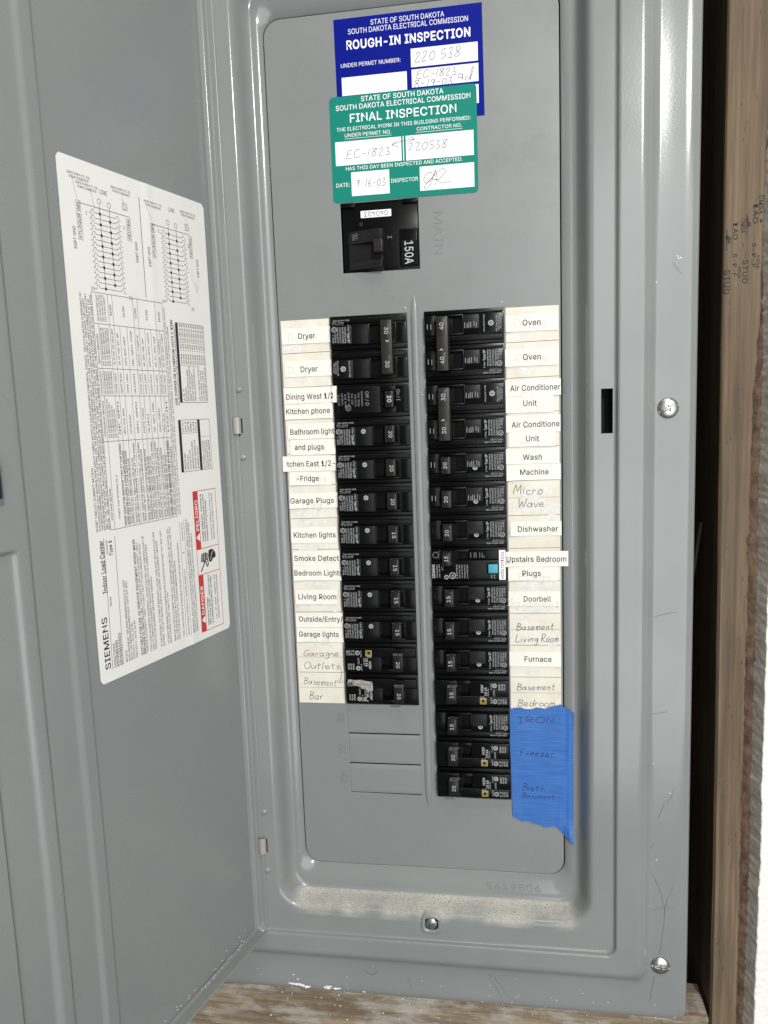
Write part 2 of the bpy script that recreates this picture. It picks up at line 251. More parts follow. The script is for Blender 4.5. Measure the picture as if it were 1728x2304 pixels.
# ---- printed text
FONT = {
'A':(471,'16,0 198,500 271,500 455,0 388,0 275,317 228,470 241,470 219,395 194,316 84,0;108,140 108,195 363,195 363,140'),
'B':(448,'59,0 59,500 237,500 270,498 298,492 323,482 344,469 361,453 384,414 389,391 390,347 380,315 362,290 337,273 309,262 309,258 341,250 372,230 395,200 404,180 409,159 411,134 409,109 403,87 393,66 379,47 361,31 339,18 311,8 279,2 242,0;122,56 241,56 276,59 304,66 324,78 338,94 347,113 348,151 337,181 315,205 284,221 244,227 122,227;122,281 252,282 268,285 297,299 318,321 325,334 329,349 328,387 320,405 307,421 289,434 265,441 236,444 122,444'),
'C':(501,'263,-7 221,-3 183,7 148,24 116,48 90,78 68,113 52,154 43,199 40,250 43,300 52,346 68,386 90,422 116,452 148,475 183,493 221,503 263,507 311,502 334,496 356,487 395,463 412,448 440,411 451,390 465,342 401,342 397,359 383,388 363,411 351,421 325,436 310,441 295,445 263,448 233,445 206,438 180,425 158,407 139,385 123,358 111,326 104,290 102,250 104,210 111,174 123,142 139,115 158,93 181,75 206,62 233,55 263,52 295,55 310,59 338,71 363,89 383,112 391,126 401,158 465,158 451,110 440,89 427,70 395,37 377,24 335,5 312,-2'),
'D':(494,'215,0 94,0 94,56 211,56 249,59 283,66 312,79 337,97 357,120 372,146 383,178 390,212 392,251 390,289 384,324 373,354 357,381 338,403 314,421 286,434 254,441 217,444 92,444 92,500 221,500 268,497 310,487 346,470 378,447 405,419 426,384 441,345 451,300 454,251 451,201 441,157 426,117 404,82 377,53 345,30 307,13 263,3;122,500 122,0 59,0 59,500'),
'E':(411,'59,0 59,500 366,500 366,444 122,444 122,281 349,281 349,225 122,225 122,56 369,56 369,0'),
'F':(403,'59,0 59,500 363,500 363,444 122,444 122,273 340,273 340,217 122,217 122,0'),
'G':(511,'264,-7 221,-3 182,7 147,25 116,48 89,78 68,114 52,154 43,200 40,250 43,300 52,346 68,386 89,422 115,452 146,475 181,493 219,503 260,507 286,505 335,495 377,475 396,461 413,446 441,409 452,388 466,343 401,343 381,386 361,410 338,428 310,441 295,445 261,448 232,445 205,438 180,425 158,407 139,385 123,358 111,326 104,290 102,250 104,210 111,174 123,142 139,115 158,93 181,75 207,62 234,55 264,52 291,54 316,60 339,70 359,84 376,101 389,121 400,145 406,171 408,199 427,196 278,196 278,251 470,251 470,197 467,157 458,121 443,89 423,61 399,38 370,18 338,4 302,-4'),
'H':(508,'59,0 59,500 122,500 122,284 386,284 386,500 449,500 449,0 386,0 386,228 122,228 122,0'),
'I':(295,'31,0 31,56 116,56 116,444 31,444 31,500 265,500 265,444 180,444 180,56 265,56 265,0'),
'J':(390,'182,-7 141,-2 105,11 74,32 51,62 37,99 33,170 96,170 99,115 106,91 119,73 137,60 158,52 182,49 206,52 226,60 244,73 257,91 265,115 267,143 267,500 331,500 331,143 326,99 312,62 289,32 259,11 223,-2'),
'K':(459,'103,143 103,212 148,271 183,312 357,500 441,500 227,271 224,271;59,0 59,500 122,500 122,0;366,0 185,255 224,304 441,0'),
'L':(386,'59,0 59,500 122,500 122,56 355,56 355,0'),
'M':(617,'59,0 59,500 149,500 276,176 316,48 302,48 336,156 468,500 558,500 558,0 496,0 496,362 498,449 504,449 469,342 336,0 281,0 160,304 110,449 117,449 119,380 120,0'),
'N':(514,'59,0 59,500 134,500 357,148 407,54 398,53 392,155 392,500 455,500 455,0 380,0 199,285 145,374 106,444 117,446 123,308 123,0'),
'O':(524,'262,-7 221,-3 183,7 148,24 117,48 90,78 69,113 52,154 43,199 40,250 43,300 52,346 69,386 90,422 117,452 148,475 183,493 221,503 262,507 304,503 342,493 377,475 408,452 434,422 456,386 472,346 481,300 485,250 481,199 472,154 456,113 434,78 408,48 377,24 342,7 304,-3;262,52 291,55 318,62 343,75 366,92 385,114 401,142 413,173 420,209 423,250 420,290 413,327 401,358 385,386 366,408 343,425 318,438 291,445 262,448 233,445 206,438 181,425 158,408 139,385 123,358 111,326 104,290 102,250 104,209 111,173 123,142 139,115 158,92 181,75 206,62 233,55'),
'P':(437,'59,0 59,500 231,500 267,498 299,491 327,479 350,463 369,445 383,422 400,371 402,342 400,313 393,286 383,261 369,239 350,219 327,204 299,192 267,185 107,183 107,238 229,238 253,240 274,244 307,262 318,274 327,289 334,305 337,323 339,342 337,361 334,378 327,395 307,421 292,431 274,438 253,443 228,444 122,444 122,0'),
'Q':(524,'241,156 307,156 460,-47 394,-47;262,-7 221,-3 183,7 148,24 117,48 90,78 69,113 52,154 43,199 40,250 43,300 52,346 69,386 90,422 117,452 148,475 183,493 221,503 262,507 304,503 342,493 377,475 408,452 434,422 456,386 472,346 481,300 485,250 481,199 472,154 456,113 434,78 408,48 377,24 342,7 304,-3;262,52 291,55 318,62 343,75 366,92 385,114 401,142 413,173 420,209 423,250 420,290 413,327 401,358 385,386 366,408 343,425 318,438 291,445 262,448 233,445 206,438 181,425 158,408 139,385 123,358 111,326 104,290 102,250 104,209 111,173 123,142 139,115 158,92 181,75 206,62 233,55'),
'R':(441,'59,0 59,500 232,500 268,498 300,491 327,480 350,465 369,447 384,426 394,401 400,375 402,346 400,317 394,291 384,267 369,246 350,228 327,213 300,203 268,196 95,194 95,251 254,252 293,262 319,282 328,295 334,310 338,327 338,365 328,398 307,423 275,439 229,444 122,444 122,0;347,0 226,225 298,225 420,0'),
'S':(439,'220,-9 185,-7 154,-1 125,9 101,23 80,39 63,59 50,82 42,107 38,134 103,134 106,116 112,100 121,86 133,75 147,65 164,58 181,52 200,49 242,50 281,59 312,78 324,90 333,104 340,137 338,152 334,165 316,185 305,194 291,201 259,213 142,248 110,265 85,284 66,307 55,335 51,366 54,393 61,418 74,440 91,460 111,476 135,489 162,499 192,505 223,507 255,505 284,499 311,489 334,476 354,460 371,441 383,420 391,396 394,371 332,371 326,395 314,414 297,430 275,441 250,448 221,451 201,449 164,440 137,423 127,411 119,398 113,369 115,353 120,339 140,318 166,303 195,292 290,265 322,252 353,234 378,209 388,194 400,158 401,136 399,110 392,85 380,62 363,42 343,25 318,10 289,0 256,-7'),
'T':(441,'31,444 31,500 410,500 410,444 252,444 252,0 189,0 189,444'),
'U':(508,'254,-8 217,-5 182,2 151,15 124,32 102,54 83,79 70,107 62,137 59,170 59,500 122,500 122,175 124,152 129,131 138,111 150,94 166,79 184,67 205,58 228,52 254,51 281,52 304,58 325,67 343,79 358,94 370,111 379,131 384,152 386,175 386,500 449,500 449,170 447,137 439,107 425,79 407,54 384,32 357,15 326,2 292,-5'),
'V':(471,'200,0 16,500 83,500 189,203 244,30 231,30 262,136 388,500 455,500 273,0'),
'W':(674,'152,0 16,500 81,500 169,160 194,39 186,39 196,92 220,193 301,500 373,500 454,193 489,39 480,39 490,92 593,500 658,500 521,0 448,0 361,317 345,385 330,467 344,467 319,341 227,0'),
'X':(466,'18,0 213,280 213,232 29,500 102,500 201,355 239,287 228,287 260,344 367,500 439,500 254,235 254,282 448,0 375,0 257,172 227,227 240,227 216,183 90,0'),
'Y':(464,'200,0 200,205 16,500 90,500 200,321 227,269 245,227 220,227 238,270 265,321 374,500 447,500 263,205 263,0'),
'Z':(431,'41,0 41,46 269,379 312,438 335,467 342,447 281,444 40,444 40,500 390,500 390,454 132,79 96,33 89,53 149,56 393,56 393,0'),
'a':(383,'157,-8 134,-7 93,5 75,15 59,28 37,62 32,83 30,106 31,126 35,144 42,158 63,181 76,190 106,203 158,214 242,225 261,231 270,242 271,250 267,280 262,292 246,310 223,321 192,325 160,321 135,311 124,304 108,287 98,269 40,286 50,307 62,325 77,340 112,362 131,369 171,377 219,376 251,369 281,354 295,344 307,331 325,296 331,247 331,0 272,0 272,51 268,51 248,24 226,8 196,-4;167,45 189,46 207,50 238,67 250,79 266,106 269,120 271,187 262,181 247,177 158,163 132,156 110,145 95,128 90,103 91,91 100,71 108,63 128,51 153,45'),
'b':(417,'226,-8 204,-7 185,-3 169,4 156,12 135,31 116,58 110,58 110,0 52,0 52,500 112,500 112,314 116,314 144,349 168,366 184,373 203,377 225,378 255,375 283,367 308,354 330,337 348,314 363,288 375,257 381,223 384,186 381,148 375,114 364,83 349,56 330,34 308,16 283,3 255,-5;216,46 238,48 258,54 275,64 289,78 301,95 317,137 322,186 321,212 311,257 289,293 275,306 258,316 238,322 216,324 195,322 175,316 158,307 144,294 132,277 116,237 112,213 111,186 116,135 132,94 144,77 159,64 176,54 195,48'),
'c':(389,'204,-8 171,-5 142,3 115,16 91,34 71,57 55,84 43,114 36,148 34,184 36,221 43,255 55,286 71,313 91,335 115,354 142,367 171,375 204,378 239,375 256,371 300,350 313,340 334,316 343,303 355,272 298,257 290,276 273,299 248,316 216,324 180,322 160,316 143,305 128,291 116,274 100,232 96,209 96,160 100,137 116,96 128,79 143,65 160,54 180,48 216,46 248,54 274,71 287,87 299,115 357,101 344,69 335,55 314,31 301,21 287,12 256,-1 239,-5'),
'd':(417,'192,-8 162,-5 135,3 110,16 87,34 69,56 54,83 43,114 36,148 34,186 36,223 43,257 54,288 69,314 88,337 110,354 135,367 162,375 192,378 214,377 233,373 249,366 273,349 301,314 305,314 305,500 365,500 365,0 307,0 307,58 301,58 290,40 273,21 248,4 232,-3 214,-7;201,46 222,48 242,54 259,64 273,77 285,94 301,135 306,186 305,213 301,237 285,277 273,294 259,307 242,316 223,322 201,324 179,322 159,316 142,306 128,293 116,276 100,235 96,212 95,186 100,137 116,95 128,78 143,64 160,54 179,48'),
'e':(397,'208,-8 174,-5 143,3 115,16 91,34 71,57 55,83 43,114 36,147 34,184 36,220 43,254 54,285 70,312 90,335 113,353 140,367 169,375 202,378 222,377 261,368 297,349 314,335 328,319 341,299 359,252 365,191 365,166 73,166 73,217 332,217 304,199 299,244 293,264 284,281 272,296 258,308 242,317 223,323 180,323 161,317 144,308 129,296 117,282 100,247 96,227 94,207 96,148 101,125 109,104 119,87 148,60 187,47 223,46 249,52 271,63 289,81 300,104 359,89 342,54 314,25 297,14 278,4 256,-3'),
'f':(249,'224,373 224,321 6,321 6,373;79,0 79,424 81,444 86,462 94,478 105,491 133,510 149,516 184,521 218,518 234,514 239,512 223,460 199,466 175,464 162,460 152,452 145,441 141,428 139,411 139,0'),
'g':(418,'203,-148 153,-143 112,-129 95,-120 68,-96 50,-68 100,-40 119,-65 128,-73 152,-87 166,-92 203,-96 232,-93 256,-86 277,-74 293,-57 303,-34 306,-6 306,67 301,67 273,31 248,15 232,9 192,5 163,7 136,14 111,26 88,43 70,63 54,89 43,118 36,151 34,188 36,225 43,258 54,288 69,315 88,337 110,354 135,367 163,375 193,378 214,377 233,373 249,366 274,350 302,313 308,313 308,373 366,373 366,-9 364,-39 356,-66 344,-88 328,-107 309,-122 286,-134 260,-142;201,58 223,60 242,65 259,74 273,86 285,101 295,119 302,140 306,163 307,189 306,215 302,238 286,278 274,294 259,307 243,316 223,322 201,324 179,322 160,316 143,306 128,293 116,277 100,237 95,189 100,141 116,102 128,87 143,74 160,65 179,60'),
'h':(403,'112,223 112,0 52,0 52,500 112,500 112,283 101,283 114,314 130,338 149,356 172,368 196,375 223,378 248,376 270,371 290,362 308,350 323,334 335,315 344,293 349,266 351,236 351,0 291,0 291,231 288,258 281,281 268,299 251,313 231,321 189,322 158,312 133,292 124,278 117,262'),
'i':(164,'52,0 52,373 112,373 112,0;82,435 62,440 53,447 42,464 41,475 46,495 53,503 62,510 82,515 103,510 112,503 119,495 124,475 123,464 112,447 103,440'),
'j':(164,'52,373 112,373 111,-51 107,-71 100,-89 78,-117 64,-127 46,-134 26,-139 -10,-140 -10,-85 18,-84 30,-79 40,-71 46,-59 52,-29;82,435 61,440 53,447 46,455 40,475 46,495 53,503 61,510 82,515 103,510 112,503 118,495 124,475 122,464 112,447 103,440'),
'k':(374,'108,134 108,208 118,208 280,373 354,373 181,196 174,196;52,0 52,500 112,500 112,0;289,0 145,183 188,225 366,0'),
'l':(186,'137,-2 111,0 89,7 73,20 61,37 54,58 52,83 52,500 112,500 112,82 118,61 124,56 132,52 144,51 167,53 178,3 152,-2'),
'm':(599,'52,0 52,373 110,373 110,290 106,290 120,326 142,352 169,370 184,375 215,380 241,377 264,368 282,355 297,336 308,315 315,290 307,290 321,323 331,337 358,360 391,375 429,380 470,373 489,365 520,340 531,323 540,302 546,278 547,0 487,0 487,249 485,274 477,293 464,307 448,317 431,323 411,325 395,324 381,320 356,306 339,285 334,272 330,243 330,0 269,0 269,255 267,275 260,292 249,306 234,316 216,323 196,325 168,320 143,307 132,297 117,270 113,253 112,234 112,0'),
'n':(403,'112,223 112,0 52,0 52,373 110,373 110,283 101,283 114,314 130,338 149,356 172,368 196,375 223,378 248,376 270,371 290,362 308,350 323,334 335,315 344,293 349,266 351,236 351,0 291,0 291,231 288,258 281,281 268,299 251,313 231,321 189,322 158,312 133,292 124,278 117,262'),
'o':(408,'204,-8 171,-5 142,3 115,16 91,34 71,57 55,84 43,114 36,148 34,184 36,221 43,255 55,286 71,313 91,335 115,354 142,367 171,375 204,378 236,375 266,367 293,354 317,335 337,313 353,286 365,255 372,221 374,184 372,148 365,114 353,84 337,57 317,34 293,16 266,3 236,-5;204,46 227,48 248,54 266,65 280,79 293,96 302,115 308,137 314,184 312,209 302,254 293,274 280,291 266,305 248,316 227,322 204,324 180,322 160,316 143,305 128,291 116,274 100,232 95,184 100,137 116,96 128,79 143,65 160,54 180,48'),
'p':(417,'52,-140 52,373 110,373 110,314 116,314 135,340 155,358 184,373 203,377 225,378 255,375 283,367 308,354 330,337 348,314 363,288 375,257 381,223 384,186 381,148 375,114 364,83 349,56 330,34 308,16 283,3 255,-5 226,-8 204,-7 185,-3 156,12 128,40 116,58 112,58 112,-140;216,46 238,48 258,54 275,64 289,78 301,95 317,137 322,186 321,212 311,257 289,293 275,306 258,316 238,322 216,324 195,322 175,316 158,307 144,294 132,277 116,237 112,213 111,186 116,135 132,94 144,77 159,64 176,54 195,48'),
'q':(417,'365,-140 305,-140 305,58 301,58 290,40 273,21 248,4 232,-3 214,-7 192,-8 162,-5 135,3 110,16 87,34 69,56 54,83 43,114 36,148 34,186 36,223 43,257 54,288 69,314 88,337 110,354 135,367 162,375 192,378 214,377 233,373 262,358 282,340 301,314 307,314 307,373 365,373;201,46 222,48 242,54 259,64 273,77 285,94 301,135 306,186 305,213 301,237 285,277 273,294 259,307 242,316 223,322 201,324 179,322 159,316 142,306 128,293 116,276 100,235 96,212 95,186 100,137 116,95 128,78 143,64 160,54 179,48'),
'r':(255,'52,0 52,373 110,373 110,315 113,315 122,333 134,348 150,361 168,371 209,378 239,377 239,317 219,320 187,319 156,309 143,301 133,291 117,265 113,250 112,233 112,0'),
's':(359,'179,-8 154,-7 110,3 91,12 75,23 49,53 35,93 92,105 99,86 109,71 122,59 138,51 157,46 202,46 223,52 240,61 253,73 261,86 263,101 262,113 257,124 250,133 225,148 147,167 116,177 90,189 71,205 57,223 49,245 46,269 48,290 54,309 64,326 77,341 94,354 135,372 184,378 208,377 230,373 249,366 267,357 281,346 304,319 318,285 263,272 258,286 249,299 238,310 224,319 206,325 184,327 163,325 145,320 129,311 116,300 109,287 107,272 108,260 113,248 134,231 149,225 226,206 257,196 282,184 301,168 315,150 323,129 326,105 317,64 307,46 276,17 255,6 232,-2'),
't':(223,'200,373 200,321 6,321 6,373;64,463 124,463 125,81 128,69 134,60 142,54 153,50 167,49 198,53 209,2 203,0 165,-4 136,-1 111,7 90,21 76,40 67,63 64,91'),
'u':(403,'179,-5 155,-3 133,2 113,11 95,23 80,38 68,58 59,80 53,107 52,137 52,373 112,373 112,142 114,115 122,92 135,74 152,60 172,52 197,49 230,54 245,61 258,70 279,95 290,130 291,150 291,373 351,373 351,0 293,0 293,90 302,90 289,59 272,34 253,17 230,5 206,-3'),
'v':(383,'160,0 17,373 83,373 170,130 202,20 181,20 187,42 212,130 300,373 365,373 222,0'),
'w':(557,'135,0 22,373 86,373 138,187 172,41 162,41 182,132 248,373 311,373 362,186 395,41 385,41 399,104 426,210 472,373 535,373 422,0 362,0 313,169 272,332 286,332 249,186 195,0'),
'x':(372,'20,0 168,214 168,168 28,373 98,373 156,283 204,202 172,202 218,283 277,373 346,373 205,166 205,210 352,0 282,0 216,101 170,179 201,179 157,101 90,0'),
'y':(383,'47,-136 60,-84 92,-88 111,-85 120,-80 128,-73 142,-50 160,-1 17,373 83,373 170,130 202,20 181,20 205,108 300,373 365,373 201,-57 184,-91 162,-117 150,-126 122,-139 90,-143 63,-141'),
'z':(374,'41,0 41,45 250,314 250,317 47,317 47,373 327,373 327,325 124,59 124,55 333,55 333,0'),
'0':(445,'223,-7 187,-3 156,7 128,24 103,47 83,76 68,111 56,152 49,198 47,250 49,301 56,347 68,388 84,423 104,453 128,476 156,493 188,503 223,507 258,503 289,493 317,476 342,453 362,423 378,388 389,347 396,301 398,250 396,198 389,152 378,111 362,76 342,47 318,24 290,7 258,-3;223,49 246,51 267,59 285,72 301,91 314,114 324,141 332,173 338,250 332,327 324,359 314,386 301,409 285,428 267,441 246,449 223,452 199,449 179,441 160,428 144,409 131,386 121,359 113,327 107,250 113,173 121,141 131,114 144,91 160,72 179,59 199,51'),
'1':(445,'75,0 75,54 384,54 384,0;271,500 271,0 209,0 209,441 206,441 85,352 85,419 195,500'),
'2':(445,'63,0 63,47 248,244 289,292 311,335 315,365 309,398 293,423 282,433 268,441 237,451 220,452 184,446 169,440 156,431 145,420 136,406 126,374 125,356 64,356 73,411 85,435 100,456 119,473 141,488 165,498 192,505 221,507 250,505 301,488 322,474 340,457 355,438 366,415 372,392 374,366 373,348 365,312 345,275 312,231 150,59 150,56 383,56 383,0'),
'3':(445,'214,-7 185,-5 130,10 107,22 86,38 69,56 56,78 47,102 43,130 107,130 110,113 116,99 135,74 162,58 196,50 235,50 270,60 286,68 309,91 317,106 322,123 322,160 311,193 300,207 287,219 270,230 250,237 226,242 154,243 154,294 283,441 283,444 68,444 68,500 366,500 366,453 208,273 208,284 243,285 275,281 303,271 328,257 348,240 365,219 377,195 384,170 386,142 384,114 376,89 364,65 348,44 327,27 303,12 276,2 247,-5'),
'4':(445,'39,104 39,156 243,500 305,500 107,160 406,160 406,104;277,0 277,312 337,312 337,0'),
'5':(445,'217,-7 189,-5 162,1 138,11 116,24 97,40 81,59 70,80 62,103 59,128 120,128 128,100 145,76 157,67 170,59 201,50 237,51 255,55 271,63 299,87 309,103 321,139 321,180 316,199 298,233 285,247 270,258 253,266 234,271 214,272 181,268 149,258 126,242 66,248 94,500 360,500 360,444 148,444 132,296 159,313 191,324 208,327 248,326 289,315 324,294 352,264 372,227 383,184 382,129 375,101 363,74 346,51 327,31 303,15 277,3 248,-4'),
'6':(445,'222,-7 193,-4 165,3 140,14 117,30 99,50 83,73 72,99 65,128 62,159 64,183 78,235 111,297 248,500 316,500 148,257 143,257 162,283 181,296 204,306 231,309 260,307 287,300 310,290 331,275 349,257 363,236 374,211 380,184 382,154 380,124 373,97 361,71 346,49 327,30 305,14 280,3 252,-4;222,48 241,49 258,54 288,72 309,100 316,116 322,154 316,193 309,210 288,237 258,255 222,261 187,255 171,247 145,225 128,194 123,156 124,135 128,117 145,85 157,72 187,54 204,49'),
'7':(445,'95,0 318,444 61,444 61,500 384,500 384,441 162,0'),
'8':(445,'222,-7 190,-5 160,1 133,11 109,25 89,41 73,61 61,83 53,107 51,133 52,154 64,192 85,224 115,248 150,260 150,262 127,271 107,284 91,303 79,324 72,348 69,374 71,398 78,421 89,442 104,461 122,476 143,489 167,499 194,505 222,507 251,505 277,499 301,489 322,476 340,461 355,442 366,421 373,398 375,374 373,348 365,324 353,303 337,284 318,271 295,262 295,260 330,248 359,224 371,209 381,192 388,173 394,133 392,107 384,83 372,61 355,41 335,25 311,11 284,1 255,-5;222,48 263,53 295,67 317,90 325,104 331,136 325,170 306,199 278,219 261,226 242,230 202,230 183,226 151,210 138,199 120,170 115,154 113,136 119,104 127,90 149,67 182,53;222,285 255,289 282,303 293,313 308,338 314,369 309,400 294,424 283,434 256,447 240,451 222,452 205,451 174,442 151,424 142,413 136,400 131,369 136,338 151,313 162,303 189,289'),
'9':(445,'222,507 252,504 280,497 305,486 327,470 346,450 362,427 373,401 380,372 382,341 380,317 375,291 366,265 353,236 334,203 197,0 128,0 296,243 302,243 283,217 252,198 240,194 214,191 185,193 159,200 135,210 114,225 96,243 82,264 71,289 65,316 62,346 65,376 72,404 83,429 99,451 118,470 140,486 165,497 193,504;222,452 204,451 187,446 157,428 145,415 129,384 123,346 129,307 136,290 157,263 187,245 222,239 258,245 288,263 309,290 316,307 322,344 316,383 309,400 288,428 258,446 241,451'),
'/':(245,'231,523 70,-75 14,-75 175,523'),
'-':(445,'331,240 331,185 112,185 112,240'),
'.':(185,'94,-4 71,1 62,9 50,29 49,40 50,52 62,72 82,84 94,85 106,84 126,72 133,63 139,40 133,18 126,9 116,1 106,-3'),
',':(185,'37,-117 66,70 135,70 83,-117'),
':':(185,'94,-4 71,1 62,9 50,29 49,40 50,52 62,72 82,84 94,85 106,84 126,72 133,63 139,40 133,18 126,9 116,1 106,-3;94,266 71,272 62,279 50,299 49,311 50,323 62,343 71,350 94,356 116,350 126,343 133,333 139,311 133,289 126,279 116,272'),
'&':(440,'193,-7 162,-5 134,1 108,12 86,25 68,42 53,61 42,82 36,106 34,131 39,170 57,202 69,216 100,245 226,340 250,368 257,387 256,413 250,426 241,437 229,446 215,451 198,453 175,450 165,445 156,439 143,424 135,404 135,380 143,357 157,334 200,279 430,0 358,0 150,249 106,305 86,338 79,355 74,392 76,413 89,450 101,466 115,479 132,490 173,503 197,505 242,498 278,480 292,467 303,452 316,417 318,397 314,369 310,355 296,331 276,308 133,199 108,171 101,158 95,129 97,113 107,86 116,74 128,64 156,50 172,47 209,47 247,58 281,80 296,94 321,128 337,171 342,195 343,220 401,220 396,164 382,122 374,105 364,91 327,46 310,30 289,17 266,7 242,-1'),
'(':(268,'88,203 93,279 107,358 129,434 143,469 173,530 232,530 201,458 176,383 166,345 153,272 149,203 153,143 165,81 198,-19 232,-94 173,-94 148,-46 126,4 109,54 97,104 90,154'),
')':(268,'37,-94 71,-18 96,51 116,144 120,203 119,237 110,308 93,383 68,458 37,530 95,530 126,469 139,434 151,396 170,318 180,240 181,203 178,153 171,103 159,52 142,2 121,-46 95,-94'),
'"':(315,'77,312 69,500 133,500 126,312;189,312 182,500 246,500 239,312'),
"'":(203,'77,312 69,500 133,500 126,312'),
'~':(445,'51,147 57,195 65,214 75,229 87,241 101,251 117,257 149,262 180,257 208,243 262,200 285,189 307,190 317,195 327,204 337,230 339,248 393,248 388,200 380,182 370,167 357,155 343,145 328,139 296,134 279,135 264,139 235,154 174,201 151,207 128,201 119,193 112,182 106,147'),
'*':(445,'198,219 202,325 112,268 88,310 183,359 88,408 112,451 202,394 198,500 246,500 242,394 332,451 356,408 261,359 356,310 332,268 242,325 246,219'),
'+':(445,'194,34 194,357 251,357 251,34;60,169 60,222 384,222 384,169'),
'%':(664,'172,278 152,279 134,284 118,292 105,302 85,329 79,345 73,381 75,423 85,457 94,471 105,484 135,502 172,508 211,502 227,494 240,484 260,457 270,423 271,405 270,363 266,345 251,315 240,302 211,284 193,279;172,322 188,324 200,330 209,340 215,352 219,381 218,420 215,434 209,446 200,456 188,462 172,464 157,462 145,456 136,446 126,420 125,405 126,366 136,340 145,330 157,324;493,-9 472,-8 454,-3 425,15 414,27 405,42 395,75 394,94 395,136 405,169 414,184 439,207 455,215 493,221 531,215 560,196 571,184 580,169 586,153 591,118 591,94 586,58 570,27 546,5 530,-3 513,-8;493,34 508,36 520,42 529,52 535,65 540,94 538,133 535,147 529,159 520,169 508,175 493,177 477,175 465,169 456,159 446,133 445,118 446,78 456,52 465,42 477,36;130,0 474,500 531,500 187,0'),
' ':(185,'')}
_TC = {}; _GC = {}
def glyph(ch, bold):
    k = (ch, bold)
    if k not in _GC:
        adv, src = FONT.get(ch, FONT['-'])
        loops = [[tuple(int(q)/500 for q in p.split(',')) for p in lp.split()] for lp in src.split(';')]
        loops = [lp for lp in loops if len(lp) > 2]
        ar = lambda p: sum(p[i-1][0]*p[i][1]-p[i][0]*p[i-1][1] for i in range(len(p)))
        def inside(q, p):
            c = False
            for i in range(len(p)):
                (x1, y1), (x2, y2) = p[i-1], p[i]
                if (y1 > q[1]) != (y2 > q[1]) and q[0] < (x2-x1)*(q[1]-y1)/(y2-y1)+x1: c = not c
            return c
        groups = [[lp] for lp in loops if ar(lp) < 0]
        for lp in loops:
            if ar(lp) > 0:
                for g in groups:
                    if inside(lp[0], g[0]): g.append(lp); break
        V = []; Fc = []
        for lev, g in enumerate(groups):
            cu = bpy.data.curves.new('tmp', 'CURVE'); cu.dimensions = '2D'; cu.fill_mode = 'BOTH'
            for pts in g:
                if bold:
                    n = len(pts); out = []
                    for i in range(n):
                        a, b, c = pts[i-1], pts[i], pts[(i+1) % n]
                        d1 = Vector((b[0]-a[0], b[1]-a[1])).normalized(); d2 = Vector((c[0]-b[0], c[1]-b[1])).normalized()
                        nn = Vector((d1.y+d2.y, -d1.x-d2.x)); l = nn.length
                        nn = nn/l if l > .2 else Vector((d1.y, -d1.x)); kk = min(1.6, 1/max(.5, l/2))
                        out.append((b[0]+nn.x*bold*kk*SGN, b[1]+nn.y*bold*kk*SGN))
                    pts = out
                sp = cu.splines.new('POLY'); sp.points.add(len(pts)-1); sp.use_cyclic_u = True
                for p, (x, y) in zip(sp.points, pts): p.co = (x, y, 0, 1)
            o = bpy.data.objects.new('tmp', cu); me = bpy.data.meshes.new_from_object(o); n = len(V)
            V += [(v.co.x, v.co.y, lev) for v in me.vertices]; Fc += [tuple(i+n for i in p.vertices) for p in me.polygons]
            bpy.data.objects.remove(o); bpy.data.meshes.remove(me); bpy.data.curves.remove(cu)
        _GC[k] = (V, Fc, adv/500+bold*1.6)
    return _GC[k]
SGN = -1
def glyphs(s, bold=0.0):
    k = (s, bold)
    if k not in _TC:
        vs = []; fs = []; x = 0
        for ch in s:
            gv, gf, adv = glyph(ch, bold)
            n = len(vs); vs += [(a+x, b, l) for a, b, l in gv]; fs += [tuple(i+n for i in f) for f in gf]; x += adv
        xs = [v[0] for v in vs] or [0, 1]
        _TC[k] = (vs, fs, min(xs), max(xs))
    return _TC[k]
CAP = 1.0
def text(bm, s, cx, cz, cap, width=None, rot=0, h=0.0, bold=0.0, left=False, mirror=False, clipx=None, thick=0, skew=0.0):
    """rot 0 upright, 90 reads upwards, -90 reads downwards, 180 upside down. h: height over y=0"""
    vs, fs, a, b = glyphs(s, bold)
    sy = cap/CAP; sx = (width/(b-a)) if width else sy
    c, d = math.cos(math.radians(rot)), math.sin(math.radians(rot))
    nv = []
    for x, y, lev in vs:
        tx = (x-a if left else x-(a+b)/2)*sx; ty = (y-CAP/2)*sy
        tx += skew*ty
        nv.append(bm.verts.new((cx+tx*c-ty*d, -h-.012*lev, cz+tx*d+ty*c)))
    nf = []
    for f in fs:
        try: q = bm.faces.new([nv[i] for i in f])
        except ValueError: continue
        q.normal_update()
        if q.normal.y > 0: q.normal_flip()
        nf.append(q)
    if thick:
        r = bmesh.ops.extrude_face_region(bm, geom=nf)
        for g in r['geom']:
            if isinstance(g, bmesh.types.BMVert): g.co.y -= thick
    if clipx is not None:
        geom = [g for v in nv for g in [v]]+list({e for v in nv for e in v.link_edges})+nf
        bmesh.ops.bisect_plane(bm, geom=geom, plane_co=(clipx, 0, 0), plane_no=(-1, 0, 0), clear_outer=True)
